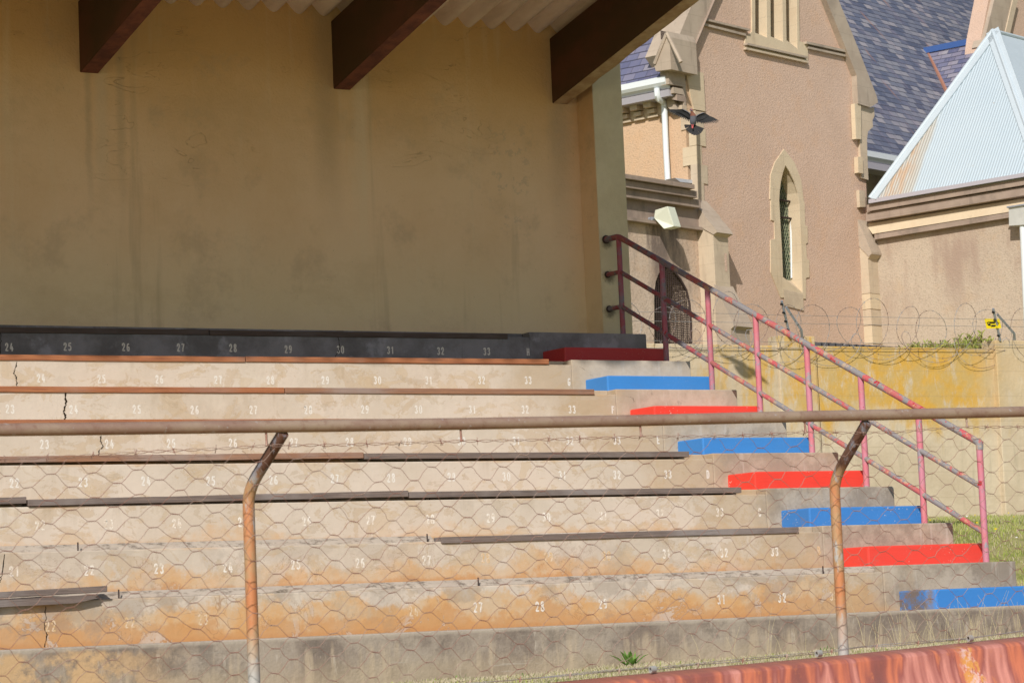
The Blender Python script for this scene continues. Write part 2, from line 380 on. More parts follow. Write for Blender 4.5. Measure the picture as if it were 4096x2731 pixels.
    # rusty pipes of the pitch fence
    m = NT('pipe_weathered'); a = m.noise(6, 6, .7, m.scale(m.pos, (.6, 1, 1))); b = m.noise(22, 5, .7)
    col = m.mix(m.step(a, .35, .65), (.30, .19, .145), (.37, .27, .20)); col = m.mix(m.step(b, .5, .7, 0, .5), col, (.21, .105, .07))
    col = m.mix(m.step(m.noise(40, 3), .64, .7, 0, .6), col, (.45, .42, .42))
    M['pipe'] = m.done(col, .55, .4, b, .001, .4, .25)
    m = NT('post_rust'); X, Y, Z = m.xyz(); N_ = m.xyz(m.geo.outputs['Normal'])
    a = m.noise(5, 6, .72, m.scale(m.pos, (1, 1, .5))); b = m.noise(18, 5, .7, m.scale(m.pos, (1, 1, .3)))
    col = m.mix(m.step(a, .38, .62), (.50, .20, .085), (.42, .29, .16))
    col = m.mix(m.step(b, .56, .66, 0, .8), col, (.40, .42, .43))
    col = m.mix(m.step(m.math('ADD', Z, m.math('MULTIPLY', m.noise(8, 4), .2)), -2.5, -2.75), col, (.42, .42, .40))
    col = m.mix(m.step(m.math('ADD', Z, m.math('MULTIPLY', m.noise(6, 4), .05)), -1.97, -1.90), col, m.mix(m.step(b, .5, .6), (.13, .065, .045), (.22, .22, .26)))  # bent top darkened, painting in the shade of its underside
    M['fpost'] = m.done(col, .6, .35, b, .002, .5, .1)
    m = NT('wire_rust'); a = m.noise(9, 4); M['wire'] = m.done(m.mix(m.step(a, .4, .6), (.30, .15, .115), (.38, .27, .225)), .6, .3, None, 0, 0, .3)
    m = NT('wire_galvanised'); a = m.noise(5, 4); M['galv'] = m.done(m.mix(m.step(a, .4, .65), (.45, .45, .46), (.33, .26, .22)), .45, .4, None, 0, 0, .5)
    m = NT('razor_wire'); a = m.noise(3, 4); M['razor'] = m.done(m.mix(m.step(a, .42, .58), (.27, .18, .15), (.40, .39, .40)), .6, .3, None, 0, 0, .3)
    # red ramp
    m = NT('red_ramp_paint'); X, Y, Z = m.xyz()
    w = m.math('ADD', X, m.math('MULTIPLY', m.math('SUBTRACT', m.noise(1.6, 3, .5, m.scale(m.pos, (1, .6, .6))), .5), .22))
    s = m.noise(6.5, 3, .55, m.comb(w, 0, m.math('MULTIPLY', Z, .12)))
    s2 = m.noise(26, 4, .65, m.comb(w, 3, m.math('MULTIPLY', Z, .5)))
    col = m.ramp(s, [(.32, (.22, .085, .075)), (.43, (.30, .10, .08)), (.50, (.56, .18, .10)), (.56, (.30, .10, .085)), (.63, (.60, .26, .21)), (.7, (.38, .14, .11))])
    col = m.mix(m.step(s2, .55, .68, 0, .6), col, (.54, .19, .09))
    pat = m.step(m.noise(7, 7, .75, m.scale(m.pos, (1, 1, .4))), .64, .67)
    col = m.mix(m.math('MULTIPLY', pat, .5), col, (.55, .24, .19))
    blob = m.math('MULTIPLY', m.step(m.noise(8, 6, .75, m.scale(m.pos, (1, 1, .55))), .48, .54), m.step(m.math('ABSOLUTE', m.math('SUBTRACT', X, -3.28)), .10, .03))
    col = m.mix(blob, col, m.mix(m.step(m.noise(25, 5, .7), .45, .6), (.62, .30, .08), (.66, .45, .42)))
    topm = m.step(m.math('SUBTRACT', Z, m.math('MULTIPLY', X, .0365)), -2.735, -2.72)
    col = m.mix(m.math('MULTIPLY', topm, .75), col, m.mix(m.noise(14, 4), (.40, .15, .10), (.30, .12, .09)))
    M['ramp'] = m.done(col, .5, .35, m.math('ADD', s2, m.noise(12, 5)), .006, .5)
    # boundary wall
    m = NT('boundary_wall'); X, Y, Z = m.xyz()
    a = m.noise(1.3, 6, .7); col = m.mix(m.step(a, .35, .65), (.60, .51, .38), (.52, .43, .31))
    s = m.noise(7, 5, .65, m.scale(m.pos, (1, 1, .14))); col = m.mix(m.step(s, .52, .7, 0, .45), col, (.36, .31, .22))
    lz = m.math('ADD', Z, m.math('MULTIPLY', m.math('SUBTRACT', m.noise(1.6, 6, .7, m.scale(m.pos, (1, 1, .45))), .5), 2.1))
    lich = m.math('MULTIPLY', m.step(lz, -.50, -.08), m.step(X, 5.8, 8.0, .55, 1))
    lich = m.math('MULTIPLY', lich, m.step(X, 11.0, 10.3, .25, 1))
    lich = m.math('MULTIPLY', lich, m.math('MAXIMUM', m.step(X, 7.4, 8.3), m.step(m.noise(3.2, 5, .7, m.scale(m.pos, (1, 1, .3))), .42, .56, .15, 1)))
    tex = m.step(m.noise(5.5, 7, .75, m.scale(m.pos, (1, 1, .4))), .33, .50)
    lc = m.mix(m.step(m.noise(3, 5), .4, .6), (.60, .345, .05), (.53, .36, .12))
    col = m.mix(m.math('MULTIPLY', m.math('MULTIPLY', lich, tex), .92), col, lc)
    fr = m.math('FRACT', m.math('MULTIPLY', Z, 3.1)); col = m.mix(m.math('MULTIPLY', m.step(fr, .06, .0), .25), col, (.3, .24, .16))
    wh = m.step(m.noise(13, 5, .7, m.scale(m.pos, (1, 1, .25))), .66, .7); col = m.mix(m.math('MULTIPLY', wh, .6), col, (.62, .57, .47))
    dk = m.step(m.noise(2.2, 5, .7, m.scale(m.pos, (1, 1, .2))), .6, .7); col = m.mix(m.math('MULTIPLY', dk, .4), col, (.30, .24, .14))
    M['bwall'] = m.done(col, .93, .12, m.math('ADD', m.noise(18, 6, .7), m.math('MULTIPLY', m.noise(4, 3), 2)), .01, .6)
    # church
    def rough(name, c1, c2, sc=38, st=None):
        m = NT(name); a = m.noise(.7, 5, .65); b = m.noise(sc, 4, .7); g = m.voro(sc*.9)
        col = m.mix(m.step(a, .35, .7), c1, c2); col = m.mix(m.step(m.noise(2.3, 6, .7, m.vmath('ADD', m.pos, (9, 1, 1))), .5, .66, 0, .35), col, tuple(x*y for x, y in zip(c1, (1.02, .9, .75)))); col = m.mix(m.step(b, .50, .66, 0, .6), col, tuple(x*.6 for x in c1))
        col = m.mix(m.step(m.noise(sc*1.6, 3, .6, m.vmath('ADD', m.pos, (5, 5, 5))), .66, .73, 0, .6), col, tuple(min(1, x*1.45) for x in c1))
        if st:
            X, Y, Z = m.xyz(); s = m.noise(1.6, 5, .65, m.scale(m.pos, (1, 1, .3)))
            col = m.mix(m.math('MULTIPLY', m.step(s, .42, .65), m.step(Z, st[0], st[1])), col, st[2])
        return m.done(col, .95, .1, m.math('ADD', m.noise(sc*.55, 4, .7), m.math('ADD', b, g)), .006, .7)
    zc = onP(2600, 1100, CC1, N1).z
    M['roughcast'] = rough('roughcast_pink', (.61, .44, .34), (.56, .40, .305))
    M['roughside'] = rough('roughcast_ochre', (.62, .44, .30), (.58, .40, .26))
    M['roughporch'] = rough('roughcast_sooty', (.54, .41, .31), (.60, .49, .39), 26, (zc-1.2, zc+.5, (.20, .155, .13)))
    M['roughwing'] = rough('roughcast_brown', (.47, .38, .295), (.51, .42, .325), 32, (zc-1.2, zc+.6, (.37, .275, .215)))
    def stone(name, c1, c2, c3, j=0):
        m = NT(name); a = m.noise(2.2, 6, .65); b = m.noise(1.1, 5, .7, m.vmath('ADD', m.pos, (7, 2, 1)))
        col = m.mix(m.step(a, .35, .68), c1, c2); col = m.mix(m.step(b, .5, .66, 0, .7), col, c3)
        X, Y, Z = m.xyz(); al = m.vmath('DOT_PRODUCT', m.pos, tuple(U1+U2*.5)) 
        jz = m.math('FRACT', m.math('DIVIDE', m.math('ADD', Z, m.math('MULTIPLY', m.noise(2, 2), .03)), .315))
        jl = m.step(m.math('ABSOLUTE', m.math('SUBTRACT', jz, .5)), .022, .008)
        col = m.mix(m.math('MULTIPLY', jl, .28), col, tuple(x*.5 for x in c1))
        run = m.noise(6, 4, .6, m.scale(m.pos, (1, 1, .15))); col = m.mix(m.step(run, .56, .72, 0, .35), col, tuple(x*.6 for x in c3))
        return m.done(col, .9, .15, m.noise(30, 5), .006, .5)
    M['stone'] = stone('dressed_stone', (.56, .46, .34), (.51, .41, .30), (.44, .35, .26))
    M['stonelit'] = stone('dressed_stone_pale', (.62, .51, .36), (.58, .47, .33), (.56, .44, .30))
    M['stonedark'] = stone('dressed_stone_sooty', (.36, .28, .225), (.30, .23, .185), (.22, .175, .145))
    M['stonemid'] = stone('dressed_stone_weathered', (.45, .37, .29), (.39, .315, .245), (.29, .24, .195))
    def slate(name, ax, ay, org, c, rw, rh):
        m = NT(name); d = m.vmath('SUBTRACT', m.pos, tuple(org))
        u = m.vmath('DOT_PRODUCT', d, tuple(ax)); v = m.vmath('DOT_PRODUCT', d, tuple(ay))
        u = m.math('ADD', u, m.math('MULTIPLY', m.noise(3, 3), .02))
        v = m.math('ADD', v, m.math('MULTIPLY', m.math('SUBTRACT', m.noise(1.8, 4, .6), .5), .05))
        uv = m.comb(u, v, 0)
        def brick(seed):
            n = m.n.new('ShaderNodeTexBrick'); n.offset = .5; m.l.new(uv, n.inputs['Vector'])
            n.inputs['Scale'].default_value = 1; n.inputs['Brick Width'].default_value = rw; n.inputs['Row Height'].default_value = rh
            n.inputs['Mortar Size'].default_value = .007; n.inputs['Mortar Smooth'].default_value = .2; n.inputs['Bias'].default_value = 0
            n.inputs['Color1'].default_value = (0, 0, 0, 1); n.inputs['Color2'].default_value = (1, 1, 1, 1); n.inputs['Mortar'].default_value = (.5, .5, .5, 1)
            return n
        b = brick(0); rnd = b.outputs['Color']
        col = m.ramp(rnd, c)
        st = m.noise(2.6, 4, .6, m.comb(m.math('MULTIPLY', m.math('ADD', u, m.math('MULTIPLY', v, .15)), 1.3), m.math('MULTIPLY', v, .35), 0))
        col = m.mix(m.step(st, .5, .7, 0, .5), col, (.22, .19, .24))
        wn = m.noise(9, 4, .7); col = m.mix(m.step(wn, .58, .72, 0, .45), col, (.28, .26, .29))
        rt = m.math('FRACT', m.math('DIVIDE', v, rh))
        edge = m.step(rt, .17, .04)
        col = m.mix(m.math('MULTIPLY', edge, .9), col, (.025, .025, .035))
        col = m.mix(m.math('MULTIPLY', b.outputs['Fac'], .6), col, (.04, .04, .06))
        ru = m.math('MULTIPLY', m.step(m.noise(1.9, 3, .5, m.comb(m.math('MULTIPLY', u, 2.2), m.math('MULTIPLY', v, .3), 4)), .68, .72), .5)
        col = m.mix(ru, col, (.33, .18, .13))
        hh = m.math('ADD', m.math('MULTIPLY', rt, -1.2), m.math('MULTIPLY', rnd, .8))
        return m.done(col, .55, .4, hh, .02, .8)
    M['_slate'] = slate
    M['flash'] = flat('blue_ridge_flashing', (.05, .11, .30), .5)
    M['copper'] = flat('rusted_valley', (.33, .16, .11), .7)
    M['white_metal'] = flat('white_gutter_paint', (.72, .76, .78), .45, .4, .04)
    M['lav'] = flat('grey_fascia_paint', (.42, .40, .44), .5, .3, .05)
    M['cream'] = flat('cream_lamp_enamel', (.66, .68, .56), .4, .4, .04)
    M['grey'] = flat('galvanised_steel', (.34, .36, .40), .5, .4, .2, 9, .4)
    m = NT('glass_dark'); M['glass'] = m.done((.02, .035, .03), .12, .6)
    m = NT('glass_green'); a = m.voro(7, None, 'F1', 'Color'); col = m.mix(m.noise(5, 2), (.05, .12, .04), (.10, .06, .13)); M['gglass'] = m.done(col, .25, .5)
    M['dark'] = flat('deep_shadow_timber', (.02, .018, .016), .9)
    M['lead'] = flat('window_leading', (.20, .22, .13), .6)
    M['iron'] = flat('rusty_iron', (.05, .032, .028), .8)
    M['yellow'] = flat('yellow_sign', (.80, .62, .01), .5, .3, .03)
    M['black'] = flat('black_paint', (.015, .015, .015), .6)
    m = NT('meadow_soil'); a = m.noise(2, 7, .75); b = m.noise(.35, 4, .6)
    col = m.mix(m.step(a, .4, .62), (.26, .28, .08), (.46, .38, .21)); col = m.mix(m.step(b, .4, .65, 0, .6), col, (.22, .29, .06))
    M['soil'] = m.done(col, .97, .05, m.noise(40, 5, .7), .02, .8)
    def grs(name, c1, c2, c3):
        m = NT(name); a = m.noise(1.6, 5, .7); b = m.noise(60, 2)
        col = m.mix(m.step(a, .4, .62), c1, c2); col = m.mix(m.step(b, .5, .66, 0, .7), col, c3)
        m.b.inputs['Subsurface Weight'].default_value = 0
        return m.done(col, .8, .15)
    M['grass'] = grs('green_grass', (.27, .34, .07), (.36, .37, .12), (.50, .43, .22))
    M['drygrass'] = grs('dry_grass', (.46, .39, .28), (.36, .33, .20), (.54, .47, .35))
    M['straw'] = grs('straw', (.58, .48, .29), (.50, .42, .25), (.62, .55, .38))
    M['leaf'] = grs('weed_leaf', (.13, .25, .05), (.17, .29, .07), (.11, .19, .05))
    M['bush'] = grs('bush_leaf', (.26, .33, .06), (.36, .36, .10), (.42, .30, .14))
    M['flower'] = flat('yellow_petals', (.75, .55, .02), .7)
    M['wflower'] = flat('white_petals', (.75, .75, .75), .7)
    M['stem'] = flat('brown_stem', (.20, .13, .07), .9)

# ------------------------------------------------------------------ church reference planes
A1 = math.radians(70.1)
U1 = V((math.sin(A1), math.cos(A1), 0)); U2 = V((-math.cos(A1), math.sin(A1), 0))
N1 = -U2.copy(); N2 = -U1.copy()                 # outward normals: gable front, side walls
_d = ray(2787, 1400); CC1 = CAM + _d*(46/_d.dot(FW))
def GP(x, y, o=0): return onP(x, y, CC1+N1*o, N1)
def SP(x, y, o=0): return onP(x, y, CC1+N2*o, N2)
CC2 = GP(3500, 1400)
def WP(x, y, o=0): return onP(x, y, CC2+N2*o, N2)
ZUP = V((0, 0, 1))
mat_library()

# ------------------------------------------------------------------ ground
def ground_z(x, y):
    if y < -10.72:
        base = -2.8+.0365*(min(x, 6)+2.73)
        if y > -11.2: return base-.62
        if y > -13.6: return base-.62-(-11.2-y)/2.4*(base-.62+4.15)
        return -4.15
    z0 = -2.955+.02*(max(-9, min(x, 8))+2) + (.06*min(1, max(0, (-5.9-y)/4.6)) if y < -5.9 else 0)
    if y < -1.0:
        t = min(1, max(0, (y+5.6)/4.6)); t = t*t*(3-2*t)*.6+t*.4
        z1 = z0+(-1.95-z0)*t
    else: z1 = -1.95+.39*min(1, (y+1)/7)
    if y > 7.5: z1 = -1.56
    return z1 + .012*math.sin(3.1*x+1.7*y)*math.sin(2.3*y-x)
def make_ground():
    xs = [-400, -200, -100, -60, -30, -20, -16]+[-14+i*.5 for i in range(76)]+[26, 32, 45, 60, 100, 200, 500]
    ys = [-400, -200, -90, -50, -35, -27, -22, -18, -15, -13.61, -13.0, -12.2, -11.21, -11.0, -10.73, -10.71]+[-10.6+i*.35 for i in range(48)]+[6.3, 8, 11, 16, 25, 40, 60, 100, 200, 600]
    mb = MB(); nx = len(xs)
    mb.v = [V((x, y, ground_z(x, y))) for y in ys for x in xs]
    for j in range(len(ys)-1):
        for i in range(nx-1):
            mb.f.append((j*nx+i, j*nx+i+1, (j+1)*nx+i+1, (j+1)*nx+i)); mb.m.append(0)
    o = mb.build('ground', M['soil'], smooth=True, origin=(0, 0, -3)); tag(o, kind='structure')
make_ground()
def blades(name, mat, n, fx, hmin, hmax, w, label):
    vs = []; fs = []; i = 0; tries = 0
    while i < n and tries < n*6:
        tries += 1
        p = fx()
        if p is None: continue
        x, y = p; z = ground_z(x, y)-.003
        h = random.uniform(hmin, hmax); a = random.uniform(0, 6.283); lean = random.uniform(.1, .7)*h
        dx, dy = math.cos(a), math.sin(a); ww = w*random.uniform(.7, 1.3)
        b = len(vs)
        la = random.uniform(0, 6.283)
        lx, ly = math.cos(la)*lean, math.sin(la)*lean
        vs += [(x-dx*ww, y-dy*ww, z), (x+dx*ww, y+dy*ww, z), (x+dx*ww*.7+lx*.35, y+dy*ww*.7+ly*.35, z+h*.55), (x-dx*ww*.7+lx*.35, y-dy*ww*.7+ly*.35, z+h*.55), (x+lx, y+ly, z+h)]
        fs += [(b, b+1, b+2, b+3), (b+3, b+2, b+4)]; i += 1
    me = bpy.data.meshes.new(name); me.from_pydata(vs, [], fs); me.materials.append(mat)
    o = bpy.data.objects.new(name, me); COL.objects.link(o); tag(o, label, 'grass', kind='stuff')
def ubank():
    y = -6.0+12.0*random.random(); x = 1.75+random.random()*13
    if y > 5.9: return None
    return (x, y)
blades('grass', M['grass'], 60000, ubank, .02, .07, .004, 'green grass bank rising to the lichened boundary wall')
blades('dry_grass', M['drygrass'], 30000, ubank, .015, .055, .004, 'yellowed grass mixed through the bank beside the stand')
def ustrip():
    y = -5.9-4.6*random.random()**1.3; x = -8+random.random()*12.5
    return (x, y)
blades('dry_turf', M['drygrass'], 52000, ustrip, .008, .032, .0035, 'short dry turf between the cement kerb and the pitch fence')
blades('green_turf', M['grass'], 6000, ustrip, .008, .03, .0035, 'green tufts in the dry turf below the kerb')
def ustalk():
    x = random.gauss(0, 1); return (random.uniform(-1.9, 3.0), random.uniform(-6.6, -5.95)) if random.random() < .8 else (random.uniform(-.5, 2.6), random.uniform(-8, -6))
def stalks():
    mb = MB()
    for i in range(230):
        x, y = ustalk(); 
        if x < -.6 and random.random() < .75: continue
        z = ground_z(x, y); h = random.uniform(.08, .34); a = random.uniform(0, 6.28); l = random.uniform(.15, .6)*h
        mb.tube([(x, y, z), (x+math.cos(a)*l*.4, y+math.sin(a)*l*.3, z+h*.6), (x+math.cos(a)*l, y+math.sin(a)*l*.6, z+h)], .0016, 3, r1=.0008)
    tag(mb.build('straw_stalks', M['straw'], fixn=False), 'thin straw coloured grass stalks leaning against the kerb', 'grass', kind='stuff')
stalks()
def flowers():
    for nm, mt, n, lab in (('yellow_flowers', 'flower', 60, 'tiny yellow flowers scattered over the green bank'), ('white_flowers', 'wflower', 14, 'pale seed heads scattered over the green bank')):
        mb = MB()
        for i in range(n):
            x = random.uniform(2.0, 13); y = random.uniform(-5, 5.6); z = ground_z(x, y)+random.uniform(.04, .07); r = random.uniform(.009, .015)
            pts = [(x+math.cos(k*1.047)*r, y+math.sin(k*1.047)*r*.8, z) for k in range(6)]
            mb.prism(pts, (0, 0, r*.8))
        tag(mb.build(nm, M[mt]), lab, 'flowers', kind='stuff')
flowers()

# ------------------------------------------------------------------ grandstand
XL, XE, XP = -14.5, 1.70, .44
st = thing('grandstand', 'concrete grandstand with numbered cream terrace tiers under a corrugated cantilever roof', 'grandstand', (-5, -2, -3))
stains = {0: -.9, 1: -.6, 2: -.45, 3: -.5, 4: -.04, 5: .13, 6: .40, 7: .70}
greys = {0: .2, 1: .8, 2: .85, 3: .9, 4: .9, 5: .95, 6: 1, 7: 1}
tiers = {}
# straight sections of the front edge: recessed where a plank lies or is missing
for k in range(9):
    zt = -k*R_; y0 = -k*T; y1 = (.72 if k == 0 else -(k-1)*T+.04); zb = -3.35
    mb = MB()
    if k < 8:
        rz, ry = .046, .13
        prof = [(y0, zb), (y0, zt-rz), (y0+ry, zt-rz), (y0+ry, zt), (y1, zt), (y1, zb)]
        mb.prism([(XL, a, b) for a, b in prof], (XP-XL, 0, 0))
        full = [(y0, zb), (y0, zt), (y1, zt), (y1, zb)]
        mb.prism([(XP, a, b) for a, b in full], (XE-XP, 0, 0))
    else:
        mb.box((XL, y0, zb), (6.5, y1, zt-.003))
    t = mb.build('terrace_tier', kerb_mat() if k == 8 else tier_mat(k, stains[k], greys[k]), st, bevel=.008)
    tiers[k] = t
tiers[8]['label'] = 'bare grey cement kerb along the foot of the stand'
tiers[0]['label'] = 'top tier in roof shade, lettered H'
# rough bedding exposed where planks have gone
def bedding(k, x0, x1):
    mb = MB(); n = 90; yb = -k*T+.10; zt = -k*R_
    rows = []
    for i in range(n+1):
        x = x0+(x1-x0)*i/n
        rows.append([(x, yb+random.uniform(-.012, .012)-.02, zt-.044), (x, yb+random.uniform(-.012, .012), zt-.022), (x, yb+.034, zt+.0015)])
    for i in range(n):
        a, b = rows[i], rows[i+1]
        mb.add([a[0], b[0], b[1], a[1]], [(0, 1, 2, 3)]); mb.add([a[1], b[1], b[2], a[2]], [(0, 1, 2, 3)])
    mb.build('rough_bedding', M['recess'], tiers[k])
bedding(6, XL+.01, onY(1765, 2150, -6*T).x-.02); bedding(7, XL+.01, XP-.01)

# stencil lettering
GL = {'0': [[(.2, .15), (.2, .85)], [(.35, .97), (.65, .97)], [(.8, .85), (.8, .15)], [(.35, .03), (.65, .03)]],
      '1': [[(.3, .8), (.5, .95), (.5, .0)]],
      '2': [[(.2, .72), (.25, .92), (.5, 1.0), (.75, .9), (.78, .68), (.62, .45)], [(.5, .35), (.22, .04)], [(.35, .02), (.82, .02)]],
      '3': [[(.2, .85), (.35, .98), (.68, .96), (.78, .75), (.6, .55)], [(.62, .48), (.8, .3), (.72, .06), (.4, .0), (.2, .14)]],
      '4': [[(.5, 1.0), (.2, .32)], [(.3, .27), (.88, .27)], [(.66, .58), (.66, .0)]],
      '5': [[(.8, .98), (.32, .98)], [(.26, .9), (.25, .6)], [(.35, .6), (.65, .6), (.8, .4), (.75, .1), (.45, .0), (.2, .12)]],
      '6': [[(.72, .95), (.4, .9), (.22, .55), (.24, .15)], [(.35, .02), (.68, .03), (.8, .25), (.7, .5), (.42, .52)]],
      '7': [[(.2, .97), (.6, .97)], [(.8, .95), (.52, .45), (.42, .0)]],
      '8': [[(.42, .55), (.24, .72), (.3, .95), (.46, 1)], [(.56, 1), (.74, .93), (.76, .72), (.58, .55)], [(.42, .48), (.2, .3), (.24, .06), (.45, 0)], [(.56, 0), (.8, .08), (.8, .3), (.58, .48)]],
      '9': [[(.6, .48), (.3, .5), (.2, .75), (.32, .97), (.64, .98)], [(.78, .88), (.78, .45), (.6, .08), (.3, .04)]],
      'H': [[(.2, 0), (.2, 1)], [(.8, 0), (.8, 1)], [(.3, .5), (.7, .5)]],
      'G': [[(.78, .85), (.6, .98), (.35, .95), (.2, .7), (.2, .3), (.35, .04), (.62, .02), (.8, .18), (.8, .45), (.55, .45)]],
      'F': [[(.22, 0), (.22, 1)], [(.34, .97), (.8, .97)], [(.34, .55), (.7, .55)]],
      'E': [[(.22, 0), (.22, 1)], [(.34, .97), (.8, .97)], [(.34, .52), (.7, .52)], [(.34, .03), (.8, .03)]],
      'D': [[(.22, 0), (.22, 1)], [(.34, .98), (.65, .92), (.8, .7), (.8, .3), (.65, .08), (.34, .02)]],
      'C': [[(.78, .8), (.6, .98), (.35, .95), (.2, .7), (.2, .3), (.35, .05), (.6, .02), (.78, .2)]],
      'B': [[(.22, 0), (.22, 1)], [(.34, .98), (.7, .92), (.74, .65), (.5, .53)], [(.34, .47), (.7, .44), (.8, .2), (.6, .02), (.34, .02)]]}
def glyphs(txt, P, h, w, gap, sw, parent, mat, y):
    mb = MB(); tot = len(txt)*w+(len(txt)-1)*gap; x0 = P.x-tot/2; z0 = P.z-h/2
    sl = random.uniform(-.04, .04)
    for c in txt:
        for st_ in GL[c]:
            pts = [V((x0+a*w, z0+b*h+sl*(x0+a*w-P.x), 0)) for a, b in st_]
            for i in range(len(pts)-1):
                p, q = pts[i], pts[i+1]; d = (q-p)
                if d.length < 1e-6: continue
                d.normalize(); nn = V((-d.y, d.x, 0))*sw/2; e = d*sw*.32
                qd = [p-e-nn, q+e-nn, q+e+nn, p-e+nn]
                yy = y-.0009-.0002*random.random()
                mb.add([(v.x, yy, v.y) for v in qd], [(0, 1, 2, 3)])
        x0 += w+gap
    return mb.build('seat_number', mat, parent, fixn=False)
S = 4096/2352
NUM = {0: "24,21,797 25,155,796 26,289,797 27,415,798 28,535,799 29,662,802 30,782,803 31,897,804 32,1012,806 33,1118,807 H,1213,808",
1: "24,94,868 25,233,870 26,366,871 27,501,872 28,621,873 29,747,873 30,867,873 31,985,873 32,1106,873 33,1213,873 G,1307,877",
2: "23,23,939 24,169,940 25,314,940 26,447,941 27,582,941 28,708,941 29,838,940 30,961,940 31,1085,940 32,1206,940 33,1314,940 F,1408,941",
3: "23,102,1020 24,251,1019 25,393,1018 26,535,1017 27,675,1016 28,803,1015 29,936,1014 30,1060,1013 31,1186,1012 32,1309,1012 33,1417,1011 E,1512,1010",
4: "22,33,1109 23,191,1107 24,335,1104 25,484,1104 26,628,1102 27,769,1099 28,898,1097 29,1037,1095 30,1163,1094 31,1292,1091 32,1417,1090 33,1534,1089 D,1626,1089",
5: "22,92,1206 23,249,1204 24,406,1201 25,557,1198 26,704,1196 27,851,1194 28,988,1192 29,1127,1189 30,1255,1187 31,1386,1183 32,1516,1179 33,1653,1176 C,1745,1176",
6: "21,33,1311 22,205,1309 23,365,1305 24,523,1302 25,679,1296 26,827,1292 27,980,1286 28,1115,1281 29,1260,1279 30,1393,1276 31,1531,1271 32,1663,1269 33,1779,1266 B,1881,1264",
7: "27,1098,1394 28,1240,1392 29,1385,1386 31,1657,1376 32,1796,1372"}
for k, s in NUM.items():
    for q in s.split():
        n, x, y = q.split(','); P = onY(float(x)*S, float(y)*S, -k*T-.001)
        glyphs(n, P, .061, .030, .011, .0112, tiers[k], M['faded'] if (k == 6 and n in ('B', '28', '29', '30')) else (M['white'] if k < 5 else M['white2']), -k*T)
for n, x, y in (('22', 116, 1437), ('22', 298, 1429), ('23', 466, 1422), ('26', 950, 1403), ('33', 1915, 1368)):
    P = onY(x*S, y*S, -7*T-.001); glyphs(n, P, .061, .030, .011, .0105, tiers[7], M['faded'], -7*T)
# cracks
def crack(k, pts, w=.008):
    mb = MB(); P = [onY(x, y, -k*T-.0012) for x, y in pts]; fine = []
    for i in range(len(P)-1):
        for j in range(5):
            p = P[i].lerp(P[i+1], j/5); fine.append(p+V((random.uniform(-.006, .006), 0, 0)))
    fine.append(P[-1])
    for i in range(len(fine)-1):
        a, b = fine[i], fine[i+1]; w0 = w*random.uniform(.3, 1.1)
        if i == 0: w1 = w0
        mb.add([a-V((w1/2, 0, 0)), a+V((w1/2, 0, 0)), b+V((w0/2, 0, 0)), b-V((w0/2, 0, 0))], [(0, 1, 2, 3)]); w1 = w0
    mb.build('crack', M['crack'], tiers[k], fixn=False)
z1 = lambda x, y: (x*.38265, 1250+y*.38265)
z2 = lambda x, y: (900+x*.38265, 1250+y*.38265)
zb1 = lambda x, y: (x*.5937, 1800+y*.5937)
crack(1, [z1(172, 515), z1(160, 590), z1(145, 640), z1(172, 670), z1(168, 710), z1(180, 768)], .012)
crack(2, [z1(690, 840), z1(690, 950), z1(665, 1025), z1(680, 1070), z1(680, 1118)], .02)
crack(3, [z1(1055, 1290), z1(1052, 1345), z1(1077, 1400), z1(1035, 1440), z1(1030, 1498)], .014)
crack(0, [z2(1175, 250), z2(1197, 300), z2(1190, 400), z2(1155, 462)], .008)
crack(7, [zb1(305, 1050), zb1(312, 1120), zb1(298, 1200), zb1(320, 1240), zb1(300, 1325)], .008)
crack(6, [zb1(32, 700), zb1(15, 830), zb1(0, 890)], .008)
crack(2, [(2500+x*.38265, 1250+y*.38265) for x, y in ((0, 872), (55, 880), (90, 900), (92, 935))], .005)
crack(1, [(1800+x*.38265, 1250+y*.38265) for x, y in ((960, 550), (1100, 560), (1250, 558), (1350, 560), (1410, 600))], .004)
# upper-left crack of seat row H at the frame edge
crack(0, [z1(5, 210), z1(8, 320), z1(3, 435)], .008)
def bolts():
    for k, px, py in ((6, 312, 2197), (6, 1709, 2155), (7, 475, 2373), (7, 1913, 2326), (7, 3292, 2283), (5, 1700, 1962), (5, 1716, 1962)):
        P = onY(px, py, -k*T+.05); mb = MB(); mb.tube([(P.x, P.y, -k*R_-.046), (P.x, P.y, -k*R_+.012)], .005, 6)
        mb.build('bolt', M['iron'], tiers[k])
bolts()

# back wall, pier, rafters, roof sheets
YW = .70
mb = MB(); mb.box((XL, YW, -3.3), (1.49, .98, 3.32)); w = mb.build('back_wall', M['wall'], st)
mb = MB(); mb.box((1.48, .40, -3.3), (1.806, .99, 3.0)); w = mb.build('pier', M['pier'], st, bevel=.006)
